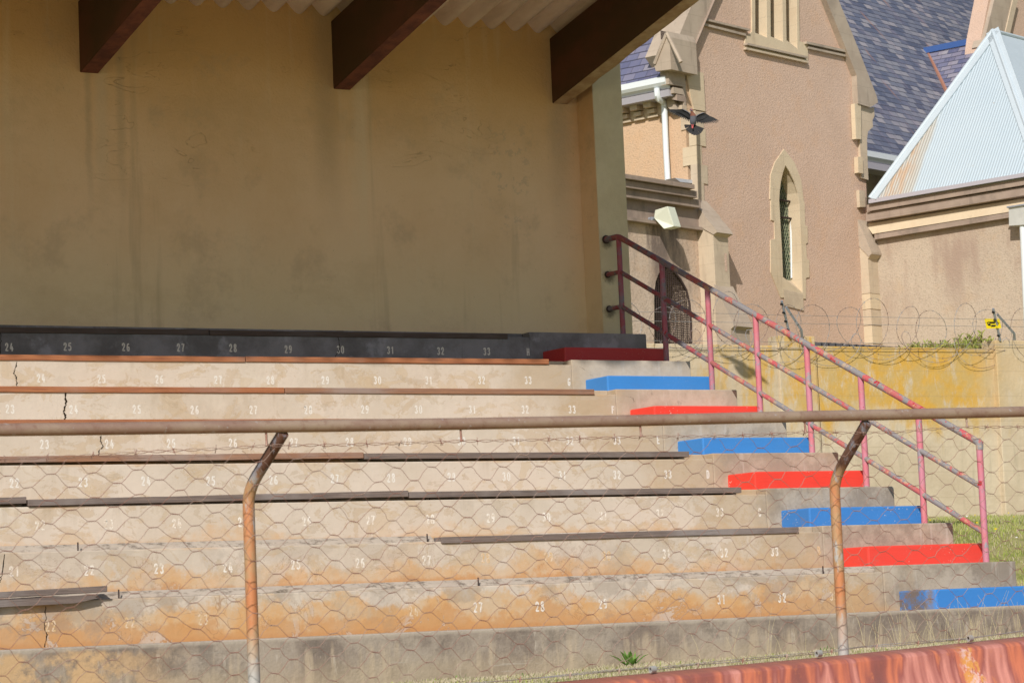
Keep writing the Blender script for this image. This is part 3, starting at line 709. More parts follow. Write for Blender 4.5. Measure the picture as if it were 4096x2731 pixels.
# pier flank: ochre limewash returns round the inside of the pier
mb = MB(); mb.box((1.4785, .408, -.001), (1.4805, .6995, 2.9)); mb.build('pier_flank_limewash', M['wall'], st)
SL = .19
def rz_(y, z0): return z0+SL*(YW-y)
for bx, bare in ((1.205, 1), (-1.12, 0), (-3.57, 0), (-5.98, 0), (-8.4, 0), (-10.8, 0), (-13.2, 0)):  # flag gives the end rafter the soffit with bounced light painted in
    wd = .163; yf = -5.88; n = 34
    mb = MB()
    pr = [(.72, rz_(.72, 2.305)), (-4.82, rz_(-4.82, 2.305)+.08), (yf, rz_(yf, 2.935)-.05), (yf, rz_(yf, 2.935)), (.72, rz_(.72, 2.935))]
    mb.prism([(bx, a, b) for a, b in pr], (wd, 0, 0))
    r = mb.build('rafter', M['rafter'], st, bevel=.006)
    # soffit board: a strip 3 mm under the rafter with a chipped edge
    mb = MB(); rows = []
    for i in range(n+1):
        y = .695+(-4.80-.695)*i/n; zz = rz_(y, 2.305)+.08*(.72-y)/(.72+4.72)-.004
        ch = random.uniform(0, .016 if bare else .003)
        rows.append([(bx+.004, y, zz), (bx+wd+.003-ch, y, zz), (bx+wd+.004, y, zz+.02)])
    for i in range(n):
        a, b = rows[i], rows[i+1]; mb.add([a[0], a[1], b[1], b[0]], [(0, 1, 2, 3)])
    mb.build('soffit', M['soffit2'] if bare else M['soffit'], r, fixn=False)
def sheets():
    mb = MB(); P = .252; amp = .052; x0, x1 = XL, 1.375; ny = 2; seg = 12
    ph = -.909-.03
    xs = []; x = x0
    while x < x1: xs.append(x); x += P/seg
    xs.append(x1)
    ys = [1.25, -6.0]
    zl = lambda x, y, d: rz_(y, 3.032)+amp*(1-2*((1+math.cos((x-ph)/P*2*math.pi))/2)**.62)+d
    for d in (0, .012):
        for x in xs:
            for y in ys: mb.v.append(V((x, y, zl(x, y, d))))
    n = len(xs)*2
    for i in range(len(xs)-1):
        a = i*2
        mb.f.append((a, a+1, a+3, a+2)); mb.f.append((n+a, n+a+2, n+a+3, n+a+1))
        mb.f.append((a, a+2, n+a+2, n+a)); mb.f.append((a+1, n+a+1, n+a+3, a+3)); mb.m += [0]*4
    k = (len(xs)-1)*2
    mb.f.append((0, n, n+1, 1)); mb.f.append((k, k+1, n+k+1, n+k)); mb.m += [0]*2
    mb.build('corrugated_roof', M['sheet'], st, smooth='auto')
    # end plates lapping over the sheet at each rafter line, and eave fascia
    for i, yy in enumerate((-1.4, -3.8)):
        mb = MB(); mb.box((XL, yy, rz_(yy, 2.945)), (1.37, yy-.07, rz_(yy, 2.978))); mb.build('purlin', M['rafter'], st)
sheets()
# painted stair blocks
BX0, BX1, BD, BH = .585, 1.715, .367, .155
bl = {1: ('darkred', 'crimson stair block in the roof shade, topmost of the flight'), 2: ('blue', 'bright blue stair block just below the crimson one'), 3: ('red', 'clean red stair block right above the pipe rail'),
      4: ('blue', 'blue stair block right below the pipe rail'), 5: ('red', 'red stair block level with the top of the fence post'), 6: ('blueworn', 'blue stair block crossed by the rusty fence post'),
      7: ('redworn', 'chipped red stair block near the bottom of the flight'), 8: ('bluescuff', 'long blue stair block with scuffed corner, lowest of the flight')}
for k, (mt, lab) in bl.items():
    mb = MB(); zt = -k*R_; yb = -(k-1)*T; h = BH if k < 8 else .14
    x1 = BX1 if k < 8 else 5.9
    j = lambda: random.uniform(-.004, .004)
    a = [(BX0-.01+j(), yb+.03, zt-.02), (BX0+j(), yb-BD, zt-.02), (x1, yb-BD, zt-.02), (x1, yb+.03, zt-.02)]
    if k == 8: a = [(BX0-.01, yb+.03, zt-.02), (BX0+.0, yb-.30, zt-.02), (BX0+.05, yb-BD, zt-.02), (x1, yb-BD, zt-.02), (x1, yb+.03, zt-.02)]
    mb.prism(a, (0, 0, h+.02))
    o = mb.build('stair_block', M[mt], st, bevel=.012); o['label'] = lab

# ------------------------------------------------------------------ planks
PG = 'timber seat planks along the terrace edges'
def plank(k, xl, yl, xr, yr, mat, label, th=.045, tdep=.125, proud=.014, wob=.0, drop=0.0):
    y = -k*T-proud
    a = onY(xl, yl, y); b = onY(xr, yr, y)
    if xl <= 0: a = a+(a-b).normalized()*6.5
    n = max(2, int((b-a).length/.25)); mb = MB(); rows = []
    for i in range(n+1):
        t = i/n; p = a.lerp(b, t); z = p.z+(random.uniform(-wob, wob) if 0 < i < n else 0); yy = y+random.uniform(-.0015, .0015)
        t2 = th+random.uniform(-.001, .001)
        rows.append([(p.x, yy, z), (p.x, yy, z-t2), (p.x, y+tdep, z-t2), (p.x, y+tdep, z)])
    for i in range(n):
        A, B = rows[i], rows[i+1]
        for q in range(4): mb.add([A[q], A[(q+1) % 4], B[(q+1) % 4], B[q]], [(0, 1, 2, 3)])
    mb.add(rows[0], [(0, 1, 2, 3)]); mb.add(rows[-1], [(3, 2, 1, 0)])
    bm_o = mb.build('seat_plank', mat, None)
    bm = bmesh.new(); bm.from_mesh(bm_o.data); bmesh.ops.remove_doubles(bm, verts=bm.verts, dist=.0004); bmesh.ops.recalc_face_normals(bm, faces=bm.faces); bm.to_mesh(bm_o.data); bm.free()
    bv = bm_o.modifiers.new('bevel', 'BEVEL'); bv.width = .004; bv.segments = 2; bv.limit_method = 'ANGLE'; bv.angle_limit = .7
    return tag(bm_o, label, 'plank', PG)
wr, wm, wg = M['wood_red'], M['wood_mid'], M['wood_grey']
plank(0, 0, 1307.5, 836, 1318, M['wood_shaded'], 'shaded plank on tier H, left of the joint')
plank(0, 839, 1319.5, 2031, 1335, M['wood_shaded'], 'shaded plank on tier H, right of the joint and ending before the letter H')
plank(1, 0, 1417, 981, 1426.5, wr, 'sunlit red-brown plank on tier G, left of its joint', wob=.0008)
plank(1, 984, 1425, 2196, 1436, wr, 'sunlit red-brown plank on tier G, right of its joint')
plank(2, 0, 1544, 1138, 1549.5, wr, 'orange-brown plank on tier F, left of its joint', wob=.0008)
plank(2, 1141, 1549.5, 2377, 1556.5, wm, 'orange-brown plank on tier F, right of its joint, greyed at its end')
plank(3, 0, 1677.5, 1286, 1675, wr, 'brown plank just above the pipe rail on tier E, left part')
plank(3, 1289, 1674, 2560, 1680, wm, 'weathered plank behind the pipe rail on tier E, right part')
plank(4, 0, 1825, 1455, 1807.5, wm, 'grey-orange plank on tier D left of the raised joint', wob=.001)
plank(4, 1458, 1812, 2757, 1804.5, wg, 'dark grey plank on tier D right of the raised joint')
plank(5, 0, 1989, 106, 1986, wg, 'short end of a dark plank at the left frame edge on tier C', proud=.02)
plank(5, 112, 1997, 1634, 1961, wg, 'long dark warped plank in the middle of tier C', wob=.0015, proud=.02)
plank(5, 1637, 1966, 2966, 1947.5, wg, 'grey plank at the right of tier C ending before the letter C')
plank(6, 1766, 2147, 3195, 2106, wg, 'split blue-grey plank on tier B, the only one left there', wob=.001)
# the loose pair at lower left
o = plank(7, 0, 2366, 430, 2341, wg, 'loose grey plank with a broken end lying askew at the lower left', th=.038, proud=.07, tdep=.13)
def broken():
    mb = MB(); y = -7*T-.055
    a = onY(-900, 2452, y); b = onY(398, 2375, y); pts = [a, b]
    z = lambda p, d: (p.x, p.y, p.z-d)
    b2 = onY(300, 2392, y)
    mb.prism([(a.x, y, a.z), (b.x, y, b.z), (b.x-.03, y, b.z-.018), (b.x-.008, y, b.z-.024), (b2.x, y, b2.z-.03), (a.x, y, a.z-.03)], (0, .10, 0))
    tag(mb.build('plank_splinter', M['wood_grey'], None), 'dark rotten board jammed under the loose plank at the lower left', 'plank', PG)
broken()

# ------------------------------------------------------------------ handrail
hr = thing('stair_handrail', 'three-bar pipe handrail in flaking pink and red paint down the stand end', 'handrail', (1.55, -2, -2.4))
HX = 1.55
PY = [.165-T*k for k in range(8)]
def zt_(k, a, b): return a-b*k
for k in range(8):
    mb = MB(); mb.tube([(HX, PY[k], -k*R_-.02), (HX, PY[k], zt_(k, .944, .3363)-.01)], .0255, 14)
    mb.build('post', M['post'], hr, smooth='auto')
for (a, b, r) in ((.944, .3363, .0275), (.607, .3372, .0215), (.278, .3403, .0215)):
    mb = MB(); z0 = a
    pts = [(HX, .41, a+.004), (HX, PY[0]+.03, a)]
    if a > .9:
        pts += [(HX, PY[0]-.02, a-.012)]
        pts += [(HX, PY[7]+.02, zt_(7, a, b)+.008), (HX, PY[7]-.004, zt_(7, a, b)-.006), (HX, PY[7]-.004, zt_(7, a, b)-.055)]
    else:
        pts += [(HX, PY[0]-.02, a-.01), (HX, PY[7], zt_(7, a, b))]
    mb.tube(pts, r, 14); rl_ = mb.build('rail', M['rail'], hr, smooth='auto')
    mb = MB(); mb.tube([(HX, .399, a+.004), (HX, .388, a+.004)], r*1.5, 14); mb.build('wall_flange', M['iron'], rl_, smooth='auto')

# ------------------------------------------------------------------ pitch fence
fe = thing('pitch_fence', 'pipe rail fence with rusty hexagonal netting in front of the terrace', 'fence', (-5, -10.5, -2.9))
# set-out of post top towards the pitch
def find_off():
    base = onY(3346, 1900, -10.5)
    best = None
    for i in range(60):
        d = i*.01; p = onY(3455, 1690, -10.5-d)
        if best is None or abs(p.x-base.x) < best[0]: best = (abs(p.x-base.x), d)
    return best[1]
DOFF = find_off(); YR = -10.5-DOFF
rp = [onY(x, y, YR) for x, y in ((-400, 1722.5), (0, 1718.5), (450, 1713.5), (900, 1707.5), (1350, 1702), (1800, 1695.5), (2500, 1682.5), (3200, 1665.5), (3650, 1656), (4096, 1646), (4700, 1632))]
rp = [rp[0]-V((3, 0, .03))]+rp+[rp[-1]+V((3, 0, .03))]
mb = MB(); mb.tube(rp, .0268, 20); mb.build('top_rail', M['pipe'], fe, smooth='auto')
def fpost(xb, xt, zp):
    b0 = onY(*xb, -10.5); top = onY(*xt, YR); x = b0.x; zt = top.z-.01
    zb = onY(*zp, -10.5).z
    mb = MB(); pts = [(x, -10.5, -3.3), (x, -10.5, zb-.02)]
    for i in range(1, 15):
        t = i/14; u = t; g = (u*u/(2*.45) if u < .45 else u-.225)/.775
        pts.append((x+(top.x-x)*g, -10.5+(YR+10.5)*g, zb+(zt-zb)*t))
    mb.tube(pts, .0262, 18); mb.build('fence_post', M['fpost'], fe, smooth='auto')
fpost((3346, 2100), (3466, 1682), (3338, 1975)); fpost((1000, 2200), (1132, 1722), (998, 2020))
b3 = onY(3346, 2100, -10.5)
for dx in (3.2, 6.4):
    mb = MB(); x = b3.x+dx; mb.tube([(x, -10.5, -3.2), (x, -10.5, -2.0), (x, -10.55, -1.9), (x, YR, -1.66+.015*dx)], .026, 12); mb.build('fence_post', M['fpost'], fe, smooth='auto')
# barbed wire under the rail, hangers
bw = [onY(x, y, YR+.01) for x, y in ((-500, 1846), (-200, 1842), (0, 1836), (190, 1829), (390, 1820), (600, 1806), (900, 1793), (1067, 1782), (1350, 1779), (1600, 1772), (1845, 1764), (2100, 1760), (2350, 1753), (2564, 1746), (2800, 1745), (3000, 1740), (3230, 1728), (3400, 1731), (3600, 1728), (3730, 1716), (3870, 1708), (4096, 1707), (4400, 1705), (4800, 1700))]
def wobble(pts, n, amp, seed, ph=0, rot=0, fr=40):
    out = []
    L = 0; random.seed(seed)
    for i in range(len(pts)-1):
        a, b = V(pts[i]), V(pts[i+1]); m = max(2, int((b-a).length/n))
        for j in range(m):
            p = a.lerp(b, j/m); L += (b-a).length/m
            out.append(p+V((0, math.cos(L*fr+ph)*amp, math.sin(L*fr+ph)*amp)))
    out.append(V(pts[-1])); return out
mb = MB()
for ph in (0, 3.14): mb.tube(wobble(bw, .018, .0055, 3, ph), .0014, 5)
ls = wobble(bw, .02, 0, 5); acc = 0
for i in range(1, len(ls)-1):
    acc += (ls[i]-ls[i-1]).length
    if acc > .17:
        acc = random.uniform(-.03, .03); p = ls[i]
        for q in range(3):
            a = random.uniform(0, 6.28); d = V((random.uniform(-.3, .3), math.cos(a), math.sin(a)))*.019
            mb.tube([p-d, p+d*.9], .0014, 4)
mb.build('barbed_wire', M['wire'], fe, smooth=True, fixn=False)
low = [p-V((0, 0, 0)) for p in bw]
for px, py in ((1067, 1782), (1845, 1764), (2564, 1746), (3222, 1730), (3868, 1708)):
    p = onY(px, py, YR); q = V((p.x-.002, YR, p.z+.075))
    mb = MB(); mb.tube([q, p+V((0, 0, .02)), p, p+V((.008, -.006, .004))], .005, 6); mb.build('wire_hanger', M['wire'], fe)
# netting
def lerp_line(L, x):
    for i in range(len(L)-1):
        if L[i].x <= x <= L[i+1].x: t = (x-L[i].x)/(L[i+1].x-L[i].x); return L[i].lerp(L[i+1], t)
    return L[0] if x < L[0].x else L[-1]
YB = -10.60
bline = [onY(x, y, YB) for x, y in ((-400, 2868), (1200, 2790), (2037, 2719), (2590, 2674), (2607, 2676), (3248, 2614), (3437, 2590), (3865, 2557), (4091, 2521), (4600, 2470))]
bline = [bline[0]-V((1.2, 0, .05))]+bline
wl = [p+V((0, 0, -.012)) for p in bw]
wl = [wl[0]-V((1.2, 0, 0))]+wl+[wl[-1]+V((1, 0, 0))]
def net():
    mb = MB(); random.seed(11)
    cw, rows_n = .186, 20; tw = .0165
    x0, x1 = -9.0, -1.6; nc = int((x1-x0)/cw)
    node = {}
    for r in range(rows_n+1):
        for c in range(nc+1):
            x = x0+c*cw+(cw/2 if r % 2 else 0)
            jx = random.uniform(-.007, .007); jt = random.uniform(-.004, .004)
            sag = .008*math.sin(x*2.3+r*.4)
            t = r/rows_n
            top = lerp_line(wl, x); bot = lerp_line(bline, x)
            tt = min(1, max(0, t+jt+(sag if 0 < r < rows_n else 0)))
            zz = top.z+(bot.z-top.z)*tt; yy = top.y+(bot.y-top.y)*tt+random.uniform(-.004, .004)
            dz = random.uniform(-.003, .003); jx += .012*math.sin(r*.9+c*.37)*math.sin(c*.61)
            node[r, c] = (V((x+jx-tw, yy, zz-dz)), V((x+jx+tw, yy, zz+dz)))
    for r in range(rows_n+1):
        for c in range(nc+1):
            a, b = node[r, c]
            if 0 < r < rows_n:
                for ph in (0, math.pi):
                    pts = []
                    for i in range(9):
                        t = i/8; an = ph+t*math.pi*3
                        pts.append(a.lerp(b, t)+V((0, math.cos(an)*.002, math.sin(an)*.002)))
                    mb.tube(pts, .0012, 4, caps=False)
            if r < rows_n:
                # wires to the row below
                if r % 2: pl, pr = (r+1, c), (r+1, c+1)
                else: pl, pr = (r+1, c-1), (r+1, c)
                if pl in node:
                    q = node[pl][1]; m_ = a.lerp(q, .5)+V((random.uniform(-.004, .004), random.uniform(-.004, .004), random.uniform(-.003, .003)))
                    d = (q-a); e = V((-.006, 0, -.001))
                    mb.tube([a, a+d*.14+e*.55, m_, q-d*.14-e*.55, q], .00115, 4, caps=False)
                if pr in node:
                    q = node[pr][0]; m_ = b.lerp(q, .5)+V((random.uniform(-.004, .004), random.uniform(-.004, .004), random.uniform(-.003, .003)))
                    d = (q-b); e = V((.006, 0, -.001))
                    mb.tube([b, b+d*.14+e*.55, m_, q-d*.14-e*.55, q], .00115, 4, caps=False)
    o = mb.build('wire_netting', M['wire'], fe, smooth=True, fixn=False)
net()
mb = MB(); mb.tube(wobble(bline, .2, .003, 4), .0022, 6)
mb.tube([p+V((0, -.006, .004)) for p in wobble(bline, .15, .005, 9, 1)], .0018, 6); mb.build('bottom_wire', M['galv'], fe, smooth=True, fixn=False)
lb = wobble(bline, .05, 0, 8)
for i in range(0, len(lb), 5):
    p = lb[i]
    if p.x > -6.5 and p.x < -1.8:
        mb = MB(); mb.tube([p+V((-.006, -.01, -.012)), p+V((.002, -.008, .011)), p+V((.006, .006, -.012))], .0022, 5)
        mb.tube([p+V((-.01, 0, .006)), p+V((.01, -.006, -.003))], .002, 5)
        mb.build('tie_wire', M['wire'], fe)
for px, py in ((2611, 2676), (3275, 2612), (3880, 2552)):
    p = onY(px, py, YB-.035); mb = MB(); L = .05; seg = 16
    ring = []
    for q, (xx, rr) in enumerate(((-L/2, .0165), (L/2, .0165), (L/2, .010), (-L/2, .010))):
        for s_ in range(seg):
            a = s_*2*math.pi/seg; ring.append((p.x+xx*.75, p.y+math.cos(a)*rr+xx*.35, p.z+math.sin(a)*rr))
    mb.add(ring, [(q*seg+s_, q*seg+(s_+1) % seg, ((q+1) % 4)*seg+(s_+1) % seg, ((q+1) % 4)*seg+s_) for q in range(4) for s_ in range(seg)])
    mb.build('pipe_sleeve', M['fpost'], fe, smooth='auto')
# ------------------------------------------------------------------ red ramp edge
def ramp():
    prof = [(-10.50, -.30), (-10.50, -.010), (-10.53, -.001), (-10.62, -.002), (-10.69, -.008), (-10.735, -.018), (-10.75, -.032), (-10.753, -.06), (-10.756, -.10), (-10.768, -.15), (-10.79, -.2), (-10.83, -.26), (-10.89, -.325), (-10.98, -.39), (-11.10, -.44), (-11.30, -.48), (-11.6, -.5), (-11.6, -.75)]
    xs = [-13+i*.35 for i in range(70)]; mb = MB(); n = len(prof)
    for x in xs:
        zt = -2.812+.0365*(x+2.73)+.003*math.sin(x*2.1)
        for (y, z) in prof: mb.v.append(V((x, y+.004*math.sin(x*3), zt+z)))
    for i in range(len(xs)-1):
        for j in range(n-1): mb.f.append((i*n+j, (i+1)*n+j, (i+1)*n+j+1, i*n+j+1)); mb.m.append(0)
    mb.f.append(tuple(range(n))); mb.f.append(tuple((len(xs)-1)*n+j for j in range(n))); mb.m += [0, 0]
    tag(mb.build('ramp_edge', M['ramp'], None, smooth='auto'), 'curved red painted barrier edge with streaked peeling paint below the fence', 'barrier')
ramp()

# ------------------------------------------------------------------ boundary wall
YBW = 6.0
bwt = thing('boundary_wall', 'cement boundary wall covered in yellow lichen beyond the grass bank', 'wall', (8, YBW+.1, -1.6))
def wx(x, y): return onY(x, y, YBW)
zt1 = (wx(2588, 1372).z+wx(3961, 1395).z)/2
mb = MB(); mb.box((-1.5, YBW, -3), (wx(3969, 1380).x+.02, YBW+.22, zt1)); mb.build('wall_panel', M['bwall'], bwt, bevel=.01)
x0 = wx(3969, 1380).x; zt2 = wx(4030, 1363).z
mb = MB(); mb.box((x0, YBW-.07, -3), (24, YBW+.22, zt2)); mb.build('wall_panel', M['bwall'], bwt, bevel=.01)
mb = MB(); mb.box((wx(3110, 1400).x, YBW-.02, -3), (wx(3258, 1400).x, YBW+.20, wx(3180, 1344).z)); mb.build('wall_pier', M['bwall'], bwt, bevel=.01)
# joint line
for px in (3268,):
    a = onY(px-3, 1390, YBW-.003); mb = MB(); mb.box((a.x-.003, YBW-.004, -1.7), (a.x+.003, YBW-.002, zt1-.01)); mb.build('panel_joint', M['crack'], bwt)
# brackets
GB = 'steel brackets of the wire topping'
def bracket(top, foot, elbow, armtop, bottom, ins, lab):
    t = thing('fence_bracket', lab, 'bracket', (wx(*foot).x, YBW-.06, zt1-.4), GB)
    yy = YBW-.10
    mb = MB(); a = onY(*top, yy-.12); b = onY(*foot, yy+.02); mb.tube([a, b], .017, 8); mb.build('insulator_arm', M['grey'], t, smooth='auto')
    for i, f in enumerate(ins):
        p = a.lerp(b, f); mb = MB(); mb.tube([p+V((-.035, -.012, 0)), p+V((-.008, -.01, 0))], .014, 10); mb.build('insulator', M['black'], t, smooth='auto')
    mb = MB(); c = onY(*armtop, yy-.04); d = onY(*elbow, yy); e = onY(*bottom, YBW-.03)
    mb.tube([c, d, V((e.x, YBW-.035, d.z-.10)), e], .020, 4); mb.build('angle_arm', M['grey'], t)
    return t
zc5 = lambda x, y: (3850+x*.2552, 1150+y*.2552)
bracket(zc5(480, 330), zc5(590, 830), zc5(810, 720), zc5(545, 420), zc5(850, 1400), (.12, .35, .6, .85), 'galvanised bracket behind the yellow sign at the right end of the wall')
z5b = lambda x, y: (2400+x*.4464, 650+y*.4464)
bracket(z5b(1628, 1240), z5b(1700, 1545), z5b(1805, 1500), z5b(1668, 1295), z5b(1812, 1640), (.1, .35, .6, .85), 'galvanised bracket rising beside the handrail near the lancet window')
# sign
sg = thing('warning_sign', 'small yellow warning sign wired up among the razor wire', 'sign', onY(*zc5(475, 600), YBW-.2))
c = [onY(*zc5(*q), YBW-.16) for q in ((345, 485), (580, 490), (608, 635), (380, 645))]
mb = MB(); mb.prism(c, (0, .004, 0)); mb.build('sign_plate', M['yellow'], sg)
def sq(u, v): return c[0].lerp(c[1], u).lerp(c[3].lerp(c[2], u), v)+V((0, -.003, 0))
mb = MB()
for (u0, v0, u1, v1, th) in ((.16, .36, .62, .36, .05), (.16, .36, .10, .52, .05), (.12, .58, .30, .62, .10), (.25, .45, .62, .47, .04), (.36, .68, .68, .70, .05), (.30, .78, .60, .78, .045), (.2, .66, .32, .66, .06), (.82, .3, .86, .6, .04)):
    a, b = sq(u0, v0), sq(u1, v1); d = (b-a).normalized(); nn = V((-d.z, 0, d.x))*th*.12
    mb.add([a-nn, b-nn, b+nn, a+nn], [(0, 1, 2, 3)])
mb.build('sign_lettering', M['black'], sg, fixn=False)
# razor coil
rc = thing('razor_wire', 'tangled rusty razor wire coil along the top of the lichened wall', 'razor wire', (8, YBW-.15, zt1))
def coil():
    random.seed(21); mb = MB(); pts = []
    x = 3.6; th = 0; R0 = .30
    while x < 15:
        loopR = R0*(1+.18*math.sin(th*.37)+.1*math.sin(th*.83+1))
        pts.append(V((x+.40*math.cos(th)*1.0+.08*math.sin(th*.5), YBW-.17+.13*math.cos(th+.6), zt1+.20+loopR*math.sin(th)+.05*math.sin(th*.21))))
        th += .2; x += .2/6.283*.46
    mb.tube(pts, .0028, 4, caps=False)
    for i in range(0, len(pts), 2):
        p = pts[i]; d = (pts[min(i+1, len(pts)-1)]-p).normalized(); nrm = d.cross(V((0, 1, 0))).normalized()
        for s_ in (1, -1):
            mb.add([p-d*.008, p+d*.008, p+nrm*s_*.016+d*.013], [(0, 1, 2)])
    mb.build('wire_coil', M['razor'], rc, fixn=False)
    pts2 = []; x = 3.7; th = 1.2
    while x < 15:
        pts2.append(V((x+.22*math.cos(th), YBW-.06-.03*math.cos(th*1.3), zt1-.03+.18*math.sin(th)+.05*math.sin(th*.31+.4))))
        th += .2; x += .2/6.283*.8
    mb = MB(); mb.tube(pts2, .003, 4, caps=False)
    for i in range(0, len(pts2), 3):
        p = pts2[i]
        mb.add([p-V((.008, 0, 0)), p+V((.008, 0, 0)), p+V((.004, 0, .016))], [(0, 1, 2)])
    mb.build('loose_strand', M['razor'], rc, fixn=False)
coil()
mb = MB()
for (y0, y1, dy) in ((1247, 1282, -.2), (1362, 1382, -.11), (1392, 1401, -.04), (1284, 1310, -.14)):
    mb.tube([onY(2300, y0-(1 if y0 > 1300 else 2), YBW+dy), onY(2590, y0, YBW+dy), onY(3150, (y0+y1)/2-4, YBW+dy), onY(3980, y1-4, YBW+dy), onY(4500, y1, YBW+dy)], .0028 if y0 < 1380 else .0035, 5)
mb.build('straight_wire', M['galv'], rc, fixn=False)
# tiled roof just behind the wall and shrubs
def low_roof():
    t = MB(); a = onY(3257, 1366, 7.4); b = onY(3640, 1389, 7.4)
    for i in range(14):
        p = a.lerp(b, i/14); q = a.lerp(b, (i+1)/14+.01)
        t.prism([(p.x, 7.4, p.z), (q.x, 7.4, q.z-.012), (q.x, 7.4, q.z-.10), (p.x, 7.4, p.z-.10)], (0, .9, .04))
    t.box((a.x, 7.5, -1.6), (b.x, 8.2, a.z-.16))
    return tag(t.build('tiled_shed', flat('shed_tiles', (.10, .095, .10), .8, .2, .4, 8), None), 'low shed with dark tiles showing over the lichened wall', 'shed')
low_roof()
def shrub(name, px0, px1, ytop, ybase, lab, n):
    x0 = onY(px0, ybase, 6.6).x; x1 = onY(px1, ybase, 6.6).x; zb = onY(px0, ybase, 6.6).z; zt = onY(px0, ytop, 6.6).z
    t = thing(name, lab, 'shrub', ((x0+x1)/2, 6.7, -1.5), 'shrubs behind the boundary wall')
    mb = MB(); st_ = MB()
    for i in range(n):
        x = random.uniform(x0, x1); u = (x-x0)/(x1-x0); env = (math.sin(math.pi*min(1, max(0, u*.9+.05))))**.5*(.65+.35*math.sin(u*17+px0))
        h = (zt-zb)*env*random.uniform(.35, 1.05)
        y = random.uniform(6.35, 6.95); base = V((x, y, zb-.25)); tip = V((x+random.uniform(-.05, .05), y, zb+h))
        st_.tube([base, base.lerp(tip, .5)+V((random.uniform(-.02, .02), 0, 0)), tip], .004, 3)
        for j in range(12):
            f = random.uniform(.25, 1.0); p = base.lerp(tip, f); a = random.uniform(0, 6.28); L = random.uniform(.05, .10); e = random.uniform(.2, 1.1)
            d = V((math.cos(a)*math.cos(e), math.sin(a)*math.cos(e), math.sin(e)))*L; w_ = d.cross(V((random.random(), random.random(), .3))).normalized()*.008
            mb.add([p, p+d*.5+w_, p+d, p+d*.5-w_], [(0, 1, 2, 3)])
    mb.build('foliage', M['bush'], t, fixn=False); st_.tube([((x0+x1)/2, 6.7, -1.6), ((x0+x1)/2, 6.65, zb-.1)], .03, 6); st_.build('stem', M['stem'], t, fixn=False)
shrub('shrub', 3655, 3745, 1356, 1394, 'small clump of yellow-green leaves over the wall, leftmost', 40)
shrub('shrub', 3755, 3850, 1350, 1394, 'middle clump of yellow-green leaves over the wall', 50)
shrub('shrub', 3845, 3965, 1322, 1394, 'tallest yellow-green shrub over the wall, beside the yellow sign', 90)

# ------------------------------------------------------------------ weeds on the turf
def weed(px, py, h, n, lab):
    y = -6.15
    b = onY(px, py, y); z = ground_z(b.x, y); mb = MB()
    for i in range(n):
        a = random.uniform(0, 6.28); L = h*random.uniform(.6, 1.1); e = random.uniform(.5, 1.4)
        d = V((math.cos(a)*math.cos(e), math.sin(a)*math.cos(e), math.sin(e))); s_ = V((-math.sin(a), math.cos(a), 0))*L*.085
        p0 = V((b.x+random.uniform(-.04, .04), y, z)); p1 = p0+d*L*.35; p2 = p0+d*L*.7+V((0, 0, L*.02)); p3 = p0+d*L-V((0, 0, L*.08)); up_ = V((0, 0, .006))
        mb.add([p0-s_*.3, p0+s_*.3, p1+s_, p1-s_, p2+s_*.8, p2-s_*.8, p3, p1-up_, p2-up_], [(0, 7, 3), (0, 1, 7), (1, 2, 7), (3, 7, 8, 5), (7, 2, 4, 8), (5, 8, 6), (8, 4, 6)])
    tag(mb.build('weed', M['leaf'], None, fixn=False), lab, 'weed', 'leafy weeds at the kerb foot')
weed(2525, 2655, .15, 22, 'broad-leaved green weed, tallest, in the turf right of centre')
weed(3300, 2596, .05, 10, 'tiny green weed just left of the right fence post foot')
weed(1840, 2722, .05, 10, 'low green weed at the foot of the kerb near the bottom edge')
weed(2100, 2690, .045, 9, 'small weed among dry turf beside the pale splash on the kerb')

# ------------------------------------------------------------------ church
ch = thing('church', 'roughcast gothic church with pink gable, lancet window and blue slate roofs behind the wall', 'church', CC1-V((0, 0, CC1.z+1.6)))
def arc(xc, w, y0, ya, P, o, n=7, lean=0):            # pixel outline of a pointed arch opening on plane P
    pass
z3_ = lambda x, y: (2400+x*.4464, y*.4464)
z4_ = lambda x, y: (3200+x*.4464, y*.4464)
z5_ = lambda x, y: (2400+x*.4464, 650+y*.4464)
z6_ = lambda x, y: (3200+x*.4464, 650+y*.4464)
def G(pts, o=0, f=None): return [GP(*(f(*p) if f else p), o) for p in pts]
apx = (3093, -534)
lanc = [(3116, 1085), (3110, 960), (3106, 830), (3105, 800), (3108, 765), (3116, 725), (3128, 690), (3141, 660), (3158, 692), (3176, 730), (3190, 770), (3198, 812), (3203, 870), (3207, 960), (3211, 1085), (3212, 1165), (3128, 1150)]
lanc = [(3132, 1108), (3128, 1000), (3122, 900), (3117, 800), (3119, 765), (3124, 725), (3132, 690), (3142, 661), (3160, 690), (3178, 728), (3191, 770), (3198, 815), (3202, 900), (3206, 1000), (3211, 1172)]
slots = [[(3021, -140), (3021, 132), (3068, 152), (3066, -140)], [(3081, -150), (3083, 147), (3132, 168), (3128, -150)], [(3142, -140), (3146, 163), (3190, 198), (3186, -140)]]
mb = MB()
outer = [(2789, 1500), (2787, 650), (2770, 280), (2744, 272), (2860, 0), apx, (3305, 0), (3427, 303), (3440, 430), (3464, 700), (3468, 850), (3506, 900), (3512, 1500)]
mb.holed(G(outer), [G(lanc)]+[G(s_) for s_ in slots], -N1*.32, 0, 1)
mb.build('gable_wall', [M['roughcast'], M['stonelit']], ch)
